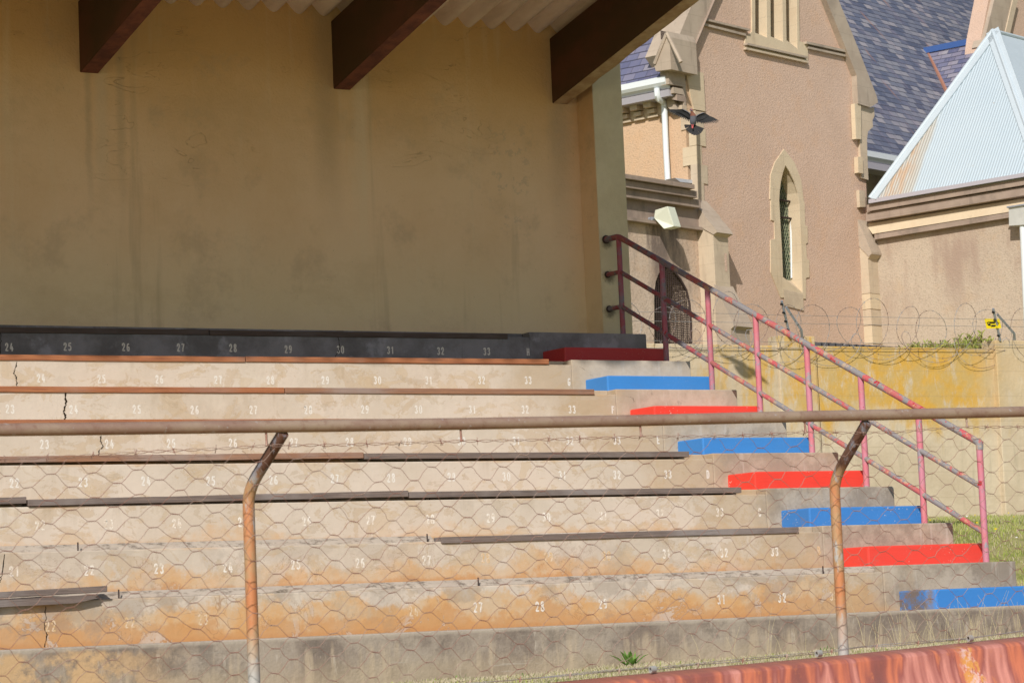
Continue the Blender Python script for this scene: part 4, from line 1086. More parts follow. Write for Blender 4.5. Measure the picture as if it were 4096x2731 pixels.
# body of the transept behind
mb = MB()
sd = [(2789, 1500), (2787, 650), (2781, 460)]
c_top = GP(2770, 300); c_bot = GP(2789, 1500); top_z = SP(2489, 440).z
zE = SP(2640, 340).z
mb.prism([V((CC1.x, CC1.y, -2)), V((CC1.x, CC1.y, zE)), V((CC1.x, CC1.y, zE))+U2*9, V((CC1.x, CC1.y, -2))+U2*9], -N2*.4)
mb.build('side_wall', M['roughside'], ch)
# lancet: surround, glazing
sur = [(3124, 1190), (3084, 1090), (3083, 960), (3100, 955), (3098, 885), (3085, 880), (3084, 800), (3080, 797), (3083, 700), (3100, 650), (3137, 597), (3178, 650), (3205, 720), (3215, 800), (3219, 815), (3221, 900), (3230, 905), (3232, 970), (3224, 975), (3228, 1035), (3237, 1040), (3238, 1108), (3224, 1112), (3224, 1195)]
mb = MB(); mb.holed(G(sur, .02), [G(lanc, .02)], -N1*.019, 0, 0); w = mb.build('window_surround', M['stonelit'], ch)
mb = MB(); gl = [GP(x, y)-N1*.26 for x, y in lanc]; cen = sum(gl, V())/len(gl)
mb.prism(G([(3060, 1300), (3060, 600), (3240, 600), (3240, 1300)], -.27), -N1*.02); gw = mb.build('lancet_glass', M['gglass'], ch)
mb = MB()
ga = onP(3150, 1110, CC1-N1*.255, N1); pz = .13
for i in range(-14, 34):
    for sgn in (1, -1):
        p = ga+ZUP*(i*pz*1.0)-U1*.45; q = ga+ZUP*(i*pz+sgn*1.7)+U1*.45
        p = p if sgn == 1 else p; mb.tube([p, q], .008, 4)
mb.build('leading', M['lead'], gw)
mb = MB()
for yy in (800, 868):
    p = onP(3117, yy, CC1-N1*.2, N1); mb.tube([p-U1*.2, p+U1*.5], .02, 5)
mb.build('glazing_bar', M['iron'], gw)
mb = MB(); a = onP(3163, 860, CC1-N1*.22, N1); b = onP(3166, 1112, CC1-N1*.22, N1)
mb.tube([a, b], .018, 5); mb.build('glazing_frame', M['white_metal'], gw)
# sloping sill
mb = MB(); s0 = [GP(3130, 1112, -.24), GP(3214, 1160, -.01)]
mb.prism([GP(3116, 1112, -.25), GP(3190, 1129, -.25), GP(3212, 1176, .025), GP(3134, 1156, .025)], (0, 0, -.3)); mb.build('window_sill', M['stone'], ch)
# belfry window dressing
dress = [(3007, -150), (3009, 128), (2983, 146), (2979, 188), (3232, 250), (3232, 176), (3199, 166), (3194, -150)]
mb = MB(); mb.holed(G(dress, .03), [G(s_, .03) for s_ in slots], -N1*.029, 0, 0); mb.build('belfry_surround', M['stonelit'], ch)
for s_ in slots:
    mb = MB(); a = GP(s_[1][0], s_[1][1], -.34); b = GP(s_[0][0], s_[0][1], -.34)
    mb.prism([a-U1*.1, a+U1*.5, b+U1*.5, b-U1*.1], -N1*.03); lv = mb.build('louvre', M['dark'], ch)
    mb = MB()
    h = b.z-a.z; n = int(h/.075)
    for i in range(n):
        p = a+ZUP*(i*.075+.03)+N1*.02; mb.obox(p, U1*.45, N1*.05-ZUP*.035, ZUP*.012)
    mb.build('louvre_blade', M['stonemid'], lv)
    mb = MB(); p0, p1 = GP(s_[1][0], s_[1][1]), GP(s_[2][0], s_[2][1])
    mb.prism([p0-N1*.3+ZUP*.16, p1-N1*.3+ZUP*.16+U1*.0, p1+N1*.02-ZUP*.01, p0+N1*.02-ZUP*.01], (0, 0, -.2)); mb.build('louvre_sill', M['stone'], lv)
# sill mouldings and string courses
def bar(p, q, y0, y1, o, dep, mat, name, PL=GP, nn=N1, parent=ch, ry=None):
    # moulding between pixel x=p[0] and q[0]; y0,y1 its top/bottom at p; slope from p to q
    dy = q[1]-p[1]; sc = 1 if ry is None else ry
    mb = MB(); mb.prism([PL(p[0], p[1]+y0, o), PL(q[0], q[1]+y0*sc, o), PL(q[0], q[1]+y1*sc, o), PL(p[0], p[1]+y1, o)], -nn*dep)
    return mb.build(name, mat, parent)
bar((2990, 172), (3231, 226), 0, 8, .10, .09, M['stonemid'], 'sill_moulding')
bar((2985, 186), (3234, 241), 3, 12, .07, .06, M['stone'], 'sill_moulding')
bar((2822, 74), (2999, 116), 0, 8, .09, .085, M['stonemid'], 'string_course'); bar((2815, 93), (2985, 136), 0, 9, .06, .055, M['stonemid'], 'string_course')
bar((3227, 166), (3396, 203), 0, 9, .09, .085, M['stonemid'], 'string_course'); bar((3233, 186), (3400, 222), 0, 9, .06, .055, M['stonemid'], 'string_course')
# coping
mb = MB(); mb.prism(G([(2744, 274), (2726, 262), (2690, 208), (2800, -60), (3060, -660), apx, (2860, 0)], .08), -N1*.6); mb.build('coping', M['stonemid'], ch)
mb = MB(); mb.prism(G([(2752, 256), (2744, 274), (2860, 2), (3093, -534), (3093, -552), (2866, -16)], .13), -N1*.048); mb.build('coping_edge', M['stonedark'], ch)
mb = MB(); mb.prism(G([(3305, 0), (3427, 303), (3432, 415), (3482, 430), (3512, 411), (3508, 388), (3432, 192), (3354, 0), (3130, -660), apx], .12), -N1*.5); mb.build('coping', M['stonemid'], ch)
mb = MB(); mb.prism(G([(3432, 417), (3482, 432), (3497, 430), (3498, 465), (3490, 482), (3492, 508), (3472, 527), (3468, 560), (3470, 630), (3474, 720), (3446, 712), (3440, 560)], .05), -N1*.4); mb.build('kneeler', M['stone'], ch)
for q in (((490, 930), (545, 935), (550, 1248), (503, 1245)), ((520, 1405), (562, 1408), (568, 1555), (523, 1548))):
    mb = MB(); mb.prism(G(q, .10, z4_), -N1*.09); mb.build('quoin', M['stonelit'], ch)
for q in (((530, 248), (585, 255), (590, 398), (538, 400)),):
    mb = MB(); mb.prism(G(q, .08, z6_), -N1*.07); mb.build('quoin', M['stone'], ch)
# springer stones at the left corner: stepped corbels on the side wall
def S_(pts, o, f=None, lim=.028, right=None):
    out = []
    for p in pts:
        q = SP(*(f(*p) if f else p), o); e = (q-CC1).dot(N1)-lim
        if right is not None and p[0] > right: e = e if e < 0 or e > 0 else 0; out.append(q-N1*e)
        else: out.append(q-N1*max(0, e))
    return out
zb_ = lambda x, y: (2600+x*.1977, 250+y*.1977)
mb = MB(); mb.prism(S_([(480, 570), (500, 640), (735, 602), (738, 560), (722, 495), (640, 330), (600, 280)], .60, z3_, .2), -N2*.75); mb.build('gablet', M['stonemid'], ch)
mb = MB(); mb.prism(S_([(600, 262), (700, 300), (700, 322), (612, 300)], .62, z3_), -N2*.4); mb.build('gablet_cap', M['stonedark'], ch)
mb = MB(); a, b = SP(*z3_(598, 300), .605), SP(*z3_(725, 560), .605); mb.tube([a, b], .035, 6); a2 = SP(*z3_(490, 575), .605); mb.tube([a, a2], .035, 6); mb.build('gablet_rib', M['stonemid'], ch)
for pts, o, mt in (([(200, 205), (640, 115), (690, 128), (700, 375), (235, 470)], .45, 'stonemid'),
                   ([(265, 555), (700, 455), (730, 570), (280, 665)], .33, 'stonemid'),
                   ([(300, 700), (750, 605), (800, 690), (800, 720), (345, 735)], .25, 'stonedark'),
                   ([(330, 740), (460, 720), (560, 960), (440, 985), (350, 900)], .16, 'stonemid'),
                   ([(520, 880), (800, 830), (860, 900), (880, 960), (560, 985)], .12, 'stone')):
    mb = MB(); mb.prism(S_(pts, o, zb_, .030, 600), -N2*(o+.02)); mb.build('corbel_stone', M[mt], ch)
mb = MB(); mb.prism(S_([(2672, 285), (2760, 268), (2790, 445), (2690, 462)], .05, None, .029, 2740), -N2*.06); mb.build('springer', M['stonemid'], ch)
mb = MB(); mb.prism(G([(2741, 274), (2814, 292), (2822, 446), (2776, 438), (2768, 400), (2756, 345)], .035), -N1*.03); mb.build('springer', M['stonelit'], ch)
# quoins of the convex corner: front face and side face
def quoin(yt, yb, front, side, mt):
    cx = lambda y: 2781+(y-450)*.030
    mb = MB(); mb.prism([GP(cx(yt), yt, .02), GP(front, yt+.19*(front-cx(yt)), .02), GP(front+2, yb+.17*(front-cx(yb)), .02), GP(cx(yb), yb, .02)], -N1*.019)
    mb.build('quoin', mt, ch)
    mb = MB(); mb.prism([SP(cx(yt), yt, .02), SP(side, yt-.2*(side-cx(yt)), .02), SP(side+2, yb-.2*(side-cx(yb)), .02), SP(cx(yb), yb, .02)], -N2*.019)
    mb.build('quoin', mt, ch)
yq = [442, 512, 582, 656, 732]
quoin(442, 510, 2814, 2722, M['stone']); quoin(512, 580, 2822, 2755, M['stonelit']); quoin(582, 655, 2806, 2730, M['stonelit'])
quoin(655, 730, 2830, 2762, M['stone']); quoin(730, 800, 2816, 2762, M['stone'])
# side eaves: stone band, corbels, gutter
mb = MB(); mb.prism([SP(2480, 440, .03), SP(2700, 395, .03), SP(2700, 450, .03), SP(2480, 498, .03)], -N2*.029); mb.build('eaves_band', M['stonelit'], ch)
for i, px in enumerate((2508, 2562, 2616)):
    c0 = SP(px, 402-(px-2508)*.21, 0); mb = MB(); wv = U2*.16
    for (dz, hh, pr) in ((0, .13, .30), (-.15, .10, .22), (-.27, .07, .12)):
        p = c0+ZUP*dz-wv/2; mb.obox(p-N2*.01, wv, N2*(pr+.01), -ZUP*hh)
    p = c0-ZUP*.36-U2*.11; mb.obox(p+N2*.02, U2*.22, N2*.05, -ZUP*.045)
    mb.build('eaves_bracket', M['stone'], ch)
mb = MB(); g0 = SP(2660, 312, .34)
mb.prism([g0+V((0, 0, 0))+U2*-.1, g0+N2*.14-U2*.1, g0+N2*.14+ZUP*-.10-U2*.1, g0+N2*.10-ZUP*.15-U2*.1, g0-ZUP*.2-U2*.1], U2*9); mb.build('eaves_gutter', M['white_metal'], ch)
mb = MB(); mb.prism([g0-ZUP*.22+N2*.05-U2*.1, g0-ZUP*.22-N2*.36-U2*.1, g0-ZUP*.33-N2*.36-U2*.1, g0-ZUP*.33+N2*.02-U2*.1], U2*9); mb.build('eaves_soffit', M['lav'], ch)
dp = [SP(x, y, o) for x, y, o in ((2627, 355, .42), (2629, 384, .42), (2634, 396, .38), (2652, 408, .16), (2657, 418, .12), (2660, 500, .12), (2664, 600, .12), (2671, 722, .12))]
mb = MB(); mb.tube(dp, .052, 12); dpo = mb.build('downpipe', M['white_metal'], ch, smooth='auto')
# transept roof, left slope
rk = (GP(2860, 0)-GP(2744, 272)).normalized()
up1 = V((rk.x, rk.y, rk.z))
r0 = SP(2660, 316, .42)-ZUP*.02; r0 = r0+N1*.0
col1 = [(.0, (.10, .105, .18)), (.3, (.14, .145, .23)), (.6, (.19, .185, .26)), (.85, (.25, .235, .29)), (1, (.31, .29, .32))]
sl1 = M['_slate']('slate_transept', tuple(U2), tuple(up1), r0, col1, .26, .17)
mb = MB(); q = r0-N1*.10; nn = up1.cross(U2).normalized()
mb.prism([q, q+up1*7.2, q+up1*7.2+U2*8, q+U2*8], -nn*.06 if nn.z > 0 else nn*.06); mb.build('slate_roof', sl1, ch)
# the hidden slope of the same roof
rk2 = (GP(3305, 0)-GP(3427, 303)).normalized(); q2 = GP(3480, 420)-N1*.2
mb = MB(); mb.prism([q2, q2+rk2*7.0, q2+rk2*7.0+U2*8, q2+U2*8], ZUP*-.06); mb.build('slate_roof', sl1, ch)
# nave roof
e0 = GP(3467, 612, -2.6)
up2 = (-N1*math.cos(math.radians(50))+ZUP*math.sin(math.radians(50))).normalized()
col2 = [(.0, (.075, .088, .135)), (.35, (.12, .135, .19)), (.6, (.165, .175, .22)), (.82, (.24, .24, .27)), (1, (.31, .29, .31))]
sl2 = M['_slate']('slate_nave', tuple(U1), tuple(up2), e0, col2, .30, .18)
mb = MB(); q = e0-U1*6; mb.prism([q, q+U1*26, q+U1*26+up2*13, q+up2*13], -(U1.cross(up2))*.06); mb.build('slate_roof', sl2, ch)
mb = MB(); q = e0-U1*6+N1*.05
mb.prism([q, q+N1*.14, q+N1*.14-ZUP*.12, q+N1*.08-ZUP*.2, q-ZUP*.2], U1*26); mb.build('nave_gutter', M['white_metal'], ch)
mb = MB(); mb.obox(q-ZUP*.22-N1*.3, U1*26, N1*.40, -ZUP*.14); mb.build('nave_fascia', M['lav'], ch)
mb = MB(); mb.obox(V((q.x, q.y, -2))-N1*.6, U1*26, -N1*.3, ZUP*(q.z+1.9)); mb.build('nave_wall', M['roughwing'], ch)
# small cross roof with blue ridge
def on_nave(x, y): return onP(x, y, e0, U1.cross(up2))
v0 = on_nave(3703, 202); v1 = on_nave(3782, 372)
rd = N1                                               # ridge runs out towards the front
f0 = onP(3940, 146, v0, U1)                           # ridge end, in the vertical plane through v0 along the ridge
ridge_len = (f0-v0).dot(rd); ridge_end = v0+rd*ridge_len
vd = (v1-v0)
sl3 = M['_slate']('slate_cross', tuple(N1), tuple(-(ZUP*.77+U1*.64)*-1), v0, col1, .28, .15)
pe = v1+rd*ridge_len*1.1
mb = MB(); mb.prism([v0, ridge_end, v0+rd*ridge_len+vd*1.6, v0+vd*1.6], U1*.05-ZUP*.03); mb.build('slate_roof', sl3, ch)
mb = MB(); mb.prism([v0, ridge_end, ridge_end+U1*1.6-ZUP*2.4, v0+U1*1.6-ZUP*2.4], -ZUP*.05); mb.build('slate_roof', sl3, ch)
mb = MB(); mb.obox(v0-U1*.10-ZUP*.09+rd*.0, rd*ridge_len, ZUP*.14, U1*.14); mb.build('ridge_flashing', M['flash'], ch)
mb = MB(); mb.tube([v0-ZUP*.05+N1*.05, v0+vd*1.5+N1*.05], .045, 6); mb.build('valley_flashing', M['copper'], ch)
# second gable at the right edge
g2o = (ridge_end-CC1).dot(N1)
def G2(pts, o=0, f=None): return [onP(*(f(*p) if f else p), CC1+N1*(g2o+o), N1) for p in pts]
mb = MB(); mb.prism(G2([(3962, -40), (3925, 150), (3905, 330), (4700, 500), (4700, -700), (4300, -900)], 0), -N1*.4); mb.build('gable_wall', M['roughcast'], ch)
mb = MB(); mb.prism(G2([(4010, -160), (3977, 0), (3932, 185), (3990, 200), (4018, 140), (4050, 0), (4085, -160)], .10), -N1*.3); mb.build('coping', M['stonemid'], ch)
mb = MB(); mb.prism(G2([(4052, 0), (4020, 140), (4038, 146), (4072, 0)], .13), -N1*.028); mb.build('coping_edge', M['stone'], ch)
# ---- wing with pale corrugated hip roof
wz0 = WP(3470, 820)
Ew = -U2                                            # along the wing wall towards the camera
e1 = WP(3480, 796, .30)
pit = math.radians(55)
upA = (-N2*math.cos(pit)+ZUP*math.sin(pit)).normalized(); nA = Ew.cross(upA).normalized()
apA = onP(3972, 126, e1, nA); hpt = onP(4096, 478, e1, nA)
hd = (hpt-apA); tt = (e1.z-apA.z)/hd.z; e2 = apA+hd*tt
leftbase = onP(3478, 800, e1, nA); lz = leftbase.z
tl = (e1.z-apA.z)/((leftbase-apA).z); e1c = apA+(leftbase-apA)*tl
m = NT('pale_corrugated_iron')
d_ = m.vmath('SUBTRACT', m.pos, tuple(e1c)); u_ = m.vmath('DOT_PRODUCT', d_, tuple(Ew)); v_ = m.vmath('DOT_PRODUCT', d_, tuple(upA))
wv_ = m.math('SINE', m.math('MULTIPLY', u_, 2*math.pi/.060))
base = m.mix(m.noise(1.6, 4), (.45, .54, .605), (.50, .58, .635))
base = m.mix(m.step(wv_, .2, -1, 0, .30), base, (.33, .42, .48))
ku = m.math('ADD', u_, m.math('MULTIPLY', m.math('SUBTRACT', m.noise(3, 3), .5), .12))
rust_n = m.noise(4, 5, .65, m.comb(m.math('MULTIPLY', u_, 2.2), m.math('MULTIPLY', v_, .35), 0))
band = m.math('MULTIPLY', m.step(ku, .12, .3), m.step(ku, .98, .86))
base = m.mix(m.math('MULTIPLY', band, .75), base, m.mix(m.step(wv_, -.6, .6), (.36, .32, .25), (.52, .50, .44)))
base = m.mix(m.math('MULTIPLY', m.math('MULTIPLY', band, m.step(ku, .9, .55)), m.step(rust_n, .40, .6, 0, .75)), base, (.50, .31, .17))
base = m.mix(m.math('MULTIPLY', m.step(m.voro(2.6), .045, .03), .7), base, (.35, .25, .14))
M['iron_roof'] = m.done(base, .5, .35, wv_, .008, .6)
M['iron_cap'] = flat('pale_blue_capping', (.49, .56, .61), .5, .35, .08, 4)
def corr(corner_a, corner_b, apex, ax, name):
    mb = MB(); mb.prism([corner_a, corner_b, apex], -ZUP*.03); return mb.build(name, M['iron_roof'], ch)
corr(e1c, e2, apA, Ew, 'corrugated_roof')
# front face of the hip and the far one, ridge along U1
rl = 9.0
mb = MB(); mb.prism([e2, e2+U1*(rl+2), apA+U1*rl, apA], -ZUP*.03); mb.build('corrugated_roof', M['iron_cap'], ch)
mb = MB(); mb.prism([e1c, e1c+U1*(rl+2), apA+U1*rl, apA], -ZUP*.035); mb.build('corrugated_roof', M['white_metal'], ch)
for a, b in ((apA, e1c), (apA, e2), (apA, apA+U1*rl)):
    d = (b-a).normalized(); s_ = d.cross(nA).normalized()
    n_ = nA if nA.z > 0 else -nA
    mb = MB()
    if b is e1c: mb.prism([a+n_*.03-s_*.0, b+n_*.03, b+n_*.03+s_*.17*(1 if s_.dot(Ew) > 0 else -1), a+n_*.03+s_*.17*(1 if s_.dot(Ew) > 0 else -1)], -n_*.02)
    elif b is e2: mb.prism([a+n_*.03-s_*.13, b+n_*.03-s_*.13, b+n_*.03+s_*.13, a+n_*.03+s_*.13], -n_*.02)
    mb.tube([a+n_*.02, b+n_*.02], .04, 8); mb.build('hip_capping', M['iron_cap'], ch)
def W(pts, o=0, f=None): return [WP(*(f(*p) if f else p), o) for p in pts]
XR_ = 4500
def wbar(y0, y1, o, dep, mt, nm, sl_=-.165, x0=3470):
    mb = MB(); mb.prism([WP(x0, y0, o), WP(XR_, y0+sl_*(XR_-x0), o), WP(XR_, y1+sl_*(XR_-x0), o), WP(x0, y1, o)], -N2*dep); return mb.build(nm, M[mt], ch)
wbar(798, 814, .34, .12, 'lav', 'eaves_gutter', -.172, 3474)
wbar(820, 846, .26, .30, 'stonedark', 'cornice', -.169, 3468)
wbar(851, 886, .20, .24, 'stonedark', 'cornice', -.165, 3464)
mb = MB(); mb.prism([WP(3462, 896, .05), WP(4500, 896-.161*1038, .05), WP(4500, 938-.159*1038, .13), WP(3490, 936, .13)], -N2*.15); mb.build('frieze', M['stonelit'], ch)
wbar(938, 958, .13, .16, 'stonedark', 'cornice', -.163, 3498)
mb = MB(); mb.prism([V((CC2.x, CC2.y, -2)), V((CC2.x, CC2.y, WP(3470, 830).z)), V((CC2.x, CC2.y, WP(3470, 830).z))-U2*9, V((CC2.x, CC2.y, -2))-U2*9], -N2*.3); mb.build('wing_wall', M['roughwing'], ch)
# right buttress on the gable
def BP(u, o, z): p = CC1+U1*u+N1*o; return V((p.x, p.y, z))
uR0 = (GP(3450, 1200)-CC1).dot(U1); uR1 = (CC2-CC1).dot(U1)+.02
zr0 = GP(3455, 886).z; zr1 = GP(3500, 1014, .25).z
mb = MB(); mb.prism([BP(uR0, o, z) for o, z in [(0, zr0), (.25, zr1+.02), (.25, zr1-.03), (.17, zr1-.10), (.17, -2), (0, -2)]], U1*(uR1-uR0)); rb = mb.build('buttress', M['stone'], ch)
mb = MB(); mb.prism([BP(uR0-.015, o, z) for o, z in [(0, zr0+.02), (.265, zr1+.02), (.265, zr1-.02), (.2, zr1-.06), (.0, zr1+.15)]], U1*(uR1-uR0+.01)); mb.build('buttress_weathering', M['stonemid'], rb)
for y0_, y1_, mt in ((1106, 1170, 'stone'), (1172, 1232, 'stonelit'), (1238, 1296, 'stone'), (1302, 1370, 'stonelit')):
    mb = MB(); za, zb2 = GP(3460, y0_, .17).z, GP(3460, y1_, .17).z; mb.prism([BP(uR0-.012, o, za) for o in (0, .182)]+[BP(uR1, .182, za), BP(uR1, .0, za)], (0, 0, zb2-za)); mb.build('quoin', M[mt], ch)
# left buttress (projects forward)
a_f = GP(2866, 1200, .45); b_f = GP(2924, 1200, .45); wd = (b_f-a_f).length
ua = (a_f-CC1).dot(U1)
ztop = GP(2835, 812, 0).z; zs1 = GP(2880, 872, .30).z; zs2 = GP(2890, 930, .5).z
prof = [(0, ztop), (.26, zs1+.02), (.29, zs1-.02), (.50, zs2+.03), (.52, zs2-.03), (.45, zs2-.07), (.45, -2), (0, -2)]
mb = MB(); mb.prism([BP(ua, o, z) for o, z in prof], U1*wd); bt = mb.build('buttress', M['stone'], ch)
mb = MB(); mb.prism([BP(ua-.02, o+.02, z) for o, z in [(0, ztop+.02), (.27, zs1+.03), (.29, zs1-.01), (.50, zs2+.04), (.53, zs2-.02), (.45, zs2-.05), (.2, zs2+.1), (0, zs2+.2)]], U1*(wd+.04)); mb.build('buttress_weathering', M['stonemid'], bt)
for q in (((1115, 815), (1135, 815), (1142, 975), (1122, 975)), ((1105, 1145), (1148, 1145), (1152, 1305), (1118, 1305))):
    mb = MB(); mb.prism([onP(*z5_(*p), CC1+N1*.453, N1) for p in q], -N1*.002); mb.build('render_patch', M['roughcast'], bt)
zl = GP(2905, 1305, .7).z
mb = MB(); mb.prism([BP(ua-.03, o, z) for o, z in [(.44, zl+.75), (.80, zl+.05), (.82, zl), (.74, zl-.05), (.74, -2), (.44, -2)]], U1*(wd+.12)); mb.build('buttress_foot', M['stonemid'], bt)
# porch block left of the buttress
po = .12
uw = ua
def PB(y0, y1, o, mt, nm, xr, dep=None):
    mb = MB(); sl_ = .145
    P0, P1 = GP(2510, y0, o), GP(2510, y1, o); u0 = (P0-CC1).dot(U1)-3.0
    PR = GP(xr, y0, o); u1_ = (PR-CC1).dot(U1)
    mb.prism([BP(u0, o, P0.z), BP(u1_, o, P0.z), BP(u1_, o, P1.z), BP(u0, o, P1.z)], -N1*(dep or o-po+.1)); return mb.build(nm, M[mt], ch)
PB(697, 714, .46, 'stonedark', 'parapet_coping', 2776, .6)
PB(722, 750, .38, 'stonedark', 'cornice', 2786, .5)
PB(756, 789, .30, 'stonedark', 'cornice', 2800, .4)
PB(792, 868, .17, 'stonedark', 'frieze', 2800, .3)
PB(868, 880, .25, 'stonedark', 'cornice', 2808, .3)
win = [(2617, 1480), (2617, 1180), (2622, 1130), (2634, 1095), (2654, 1070), (2672, 1062), (2695, 1085), (2722, 1118), (2745, 1160), (2757, 1210), (2764, 1300), (2764, 1480)]
P0 = GP(2510, 880, po); uL = (P0-CC1).dot(U1)-3
mb = MB(); zT = P0.z; o_ = [BP(uL, po, -1.6), BP(uL, po, zT), BP(ua+.02, po, zT), BP(ua+.02, po, -1.6)]
mb.holed(o_, [G(win, po)], -N1*.5, 0, 0); mb.build('porch_wall', M['roughporch'], ch)
mb = MB(); mb.prism([BP(uL, po-.48, -1.6), BP(uL, po-.48, zT-.1), BP(ua-.2, po-.48, zT-.1), BP(ua-.2, po-.48, -1.6)], -N1*.04); mb.build('porch_glazing', M['glass'], ch)
mb = MB()
for x in range(2560, 2766, 8):
    # vertical bars clipped to the arch
    import bisect
    def ytop(x):
        c_ = [(2617, 1180), (2622, 1130), (2634, 1095), (2654, 1070), (2672, 1062), (2695, 1085), (2722, 1118), (2745, 1160), (2757, 1210), (2764, 1300)]
        if x <= 2617: return None
        for i in range(len(c_)-1):
            if c_[i][0] <= x <= c_[i+1][0]: t = (x-c_[i][0])/(c_[i+1][0]-c_[i][0]+1e-6); return c_[i][1]+t*(c_[i+1][1]-c_[i][1])
        return None
    yt = ytop(x)
    if yt: mb.tube([GP(x, yt, po-.03), GP(x+8, 1460, po-.03)], .006, 4)
for y in range(1075, 1460, 9):
    xs = [x for x in range(2618, 2765, 2) if ytop(x) and ytop(x) < y+(x-2690)*.1]
    if xs: mb.tube([GP(xs[0], y+(xs[0]-2690)*.12, po-.035), GP(xs[-1], y+(xs[-1]-2690)*.12, po-.035)], .006, 4)
mb.build('window_grille', M['iron'], ch)
mb = MB(); mb.tube(G([(2762, 1480), (2764, 1300), (2757, 1210), (2745, 1160), (2722, 1118), (2695, 1085)], po), .02, 6); mb.build('grille_frame', M['iron'], ch)
mb = MB(); mb.tube([GP(2648, 1480, po-.1), GP(2643, 1090, po-.1)], .03, 6); mb.build('grille_bar', M['iron'], ch)
# hopper and white pipe at right edge
h0 = WP(4034, 832, .35); mb = MB()
mb.prism([WP(4035, 832, .40), WP(4160, 812, .40), WP(4155, 895, .30), WP(4036, 903, .30)], -N2*.35); hp = mb.build('rainwater_hopper', flat('hopper_paint', (.62, .62, .60), .6, .3, .15, 8), ch)
mb = MB(); mb.prism([WP(4026, 832, .43), WP(4165, 810, .43), WP(4165, 804, .43), WP(4026, 826, .43)], -N2*.42); mb.build('hopper_lid', M['grey'], hp)
mb = MB(); mb.tube([WP(4093, 895, .2), WP(4096, 960, .2), WP(4118, 1480, .2)], .07, 12); mb.build('downpipe', M['white_metal'], ch, smooth='auto')
# lead flashing sparkle on the porch roof
mb = MB(); mb.prism([GP(2700, 712, .1), GP(2782, 722, .1), GP(2782, 735, .1), GP(2720, 728, .1)], -N1*.2); mb.build('lead_flashing', flat('lead_sheet', (.5, .52, .56), .4, .5), ch)

# ------------------------------------------------------------------ floodlight on the porch
fl = thing('floodlight', 'cream wedge-shaped floodlight on a short arm under the porch cornice', 'floodlight', onP(*z5_(600, 500), CC1+N1*.6, N1))
O0 = .55
pA = onP(*z5_(605, 392), CC1+N1*O0, N1); pB = onP(*z5_(645, 575), CC1+N1*O0, N1); wdv = U1*(.85*(onP(*z5_(725, 588), CC1+N1*O0, N1)-pB).dot(U1))
pC = pA-N1*.40-ZUP*.02; pD = pA-N1*.36-ZUP*.36; 
zA, zB = pA.z, pB.z
mb = MB(); mb.prism([pA, pB+N1*.04, BP((pA-CC1).dot(U1), O0-.10, zA-.37), BP((pA-CC1).dot(U1), O0-.30, zA-.16), BP((pA-CC1).dot(U1), O0-.27, zA-.03)], wdv)
mb.build('lamp_housing', M['cream'], fl, bevel=.012)
mb = MB(); q = BP((pA-CC1).dot(U1)-.03, O0-.33, zA-.17); mb.tube([q, BP((pA-CC1).dot(U1)-.03, .16, zA-.17)], .03, 8); mb.tube([q, q+U1*.1], .035, 8); mb.build('lamp_arm', M['grey'], fl)

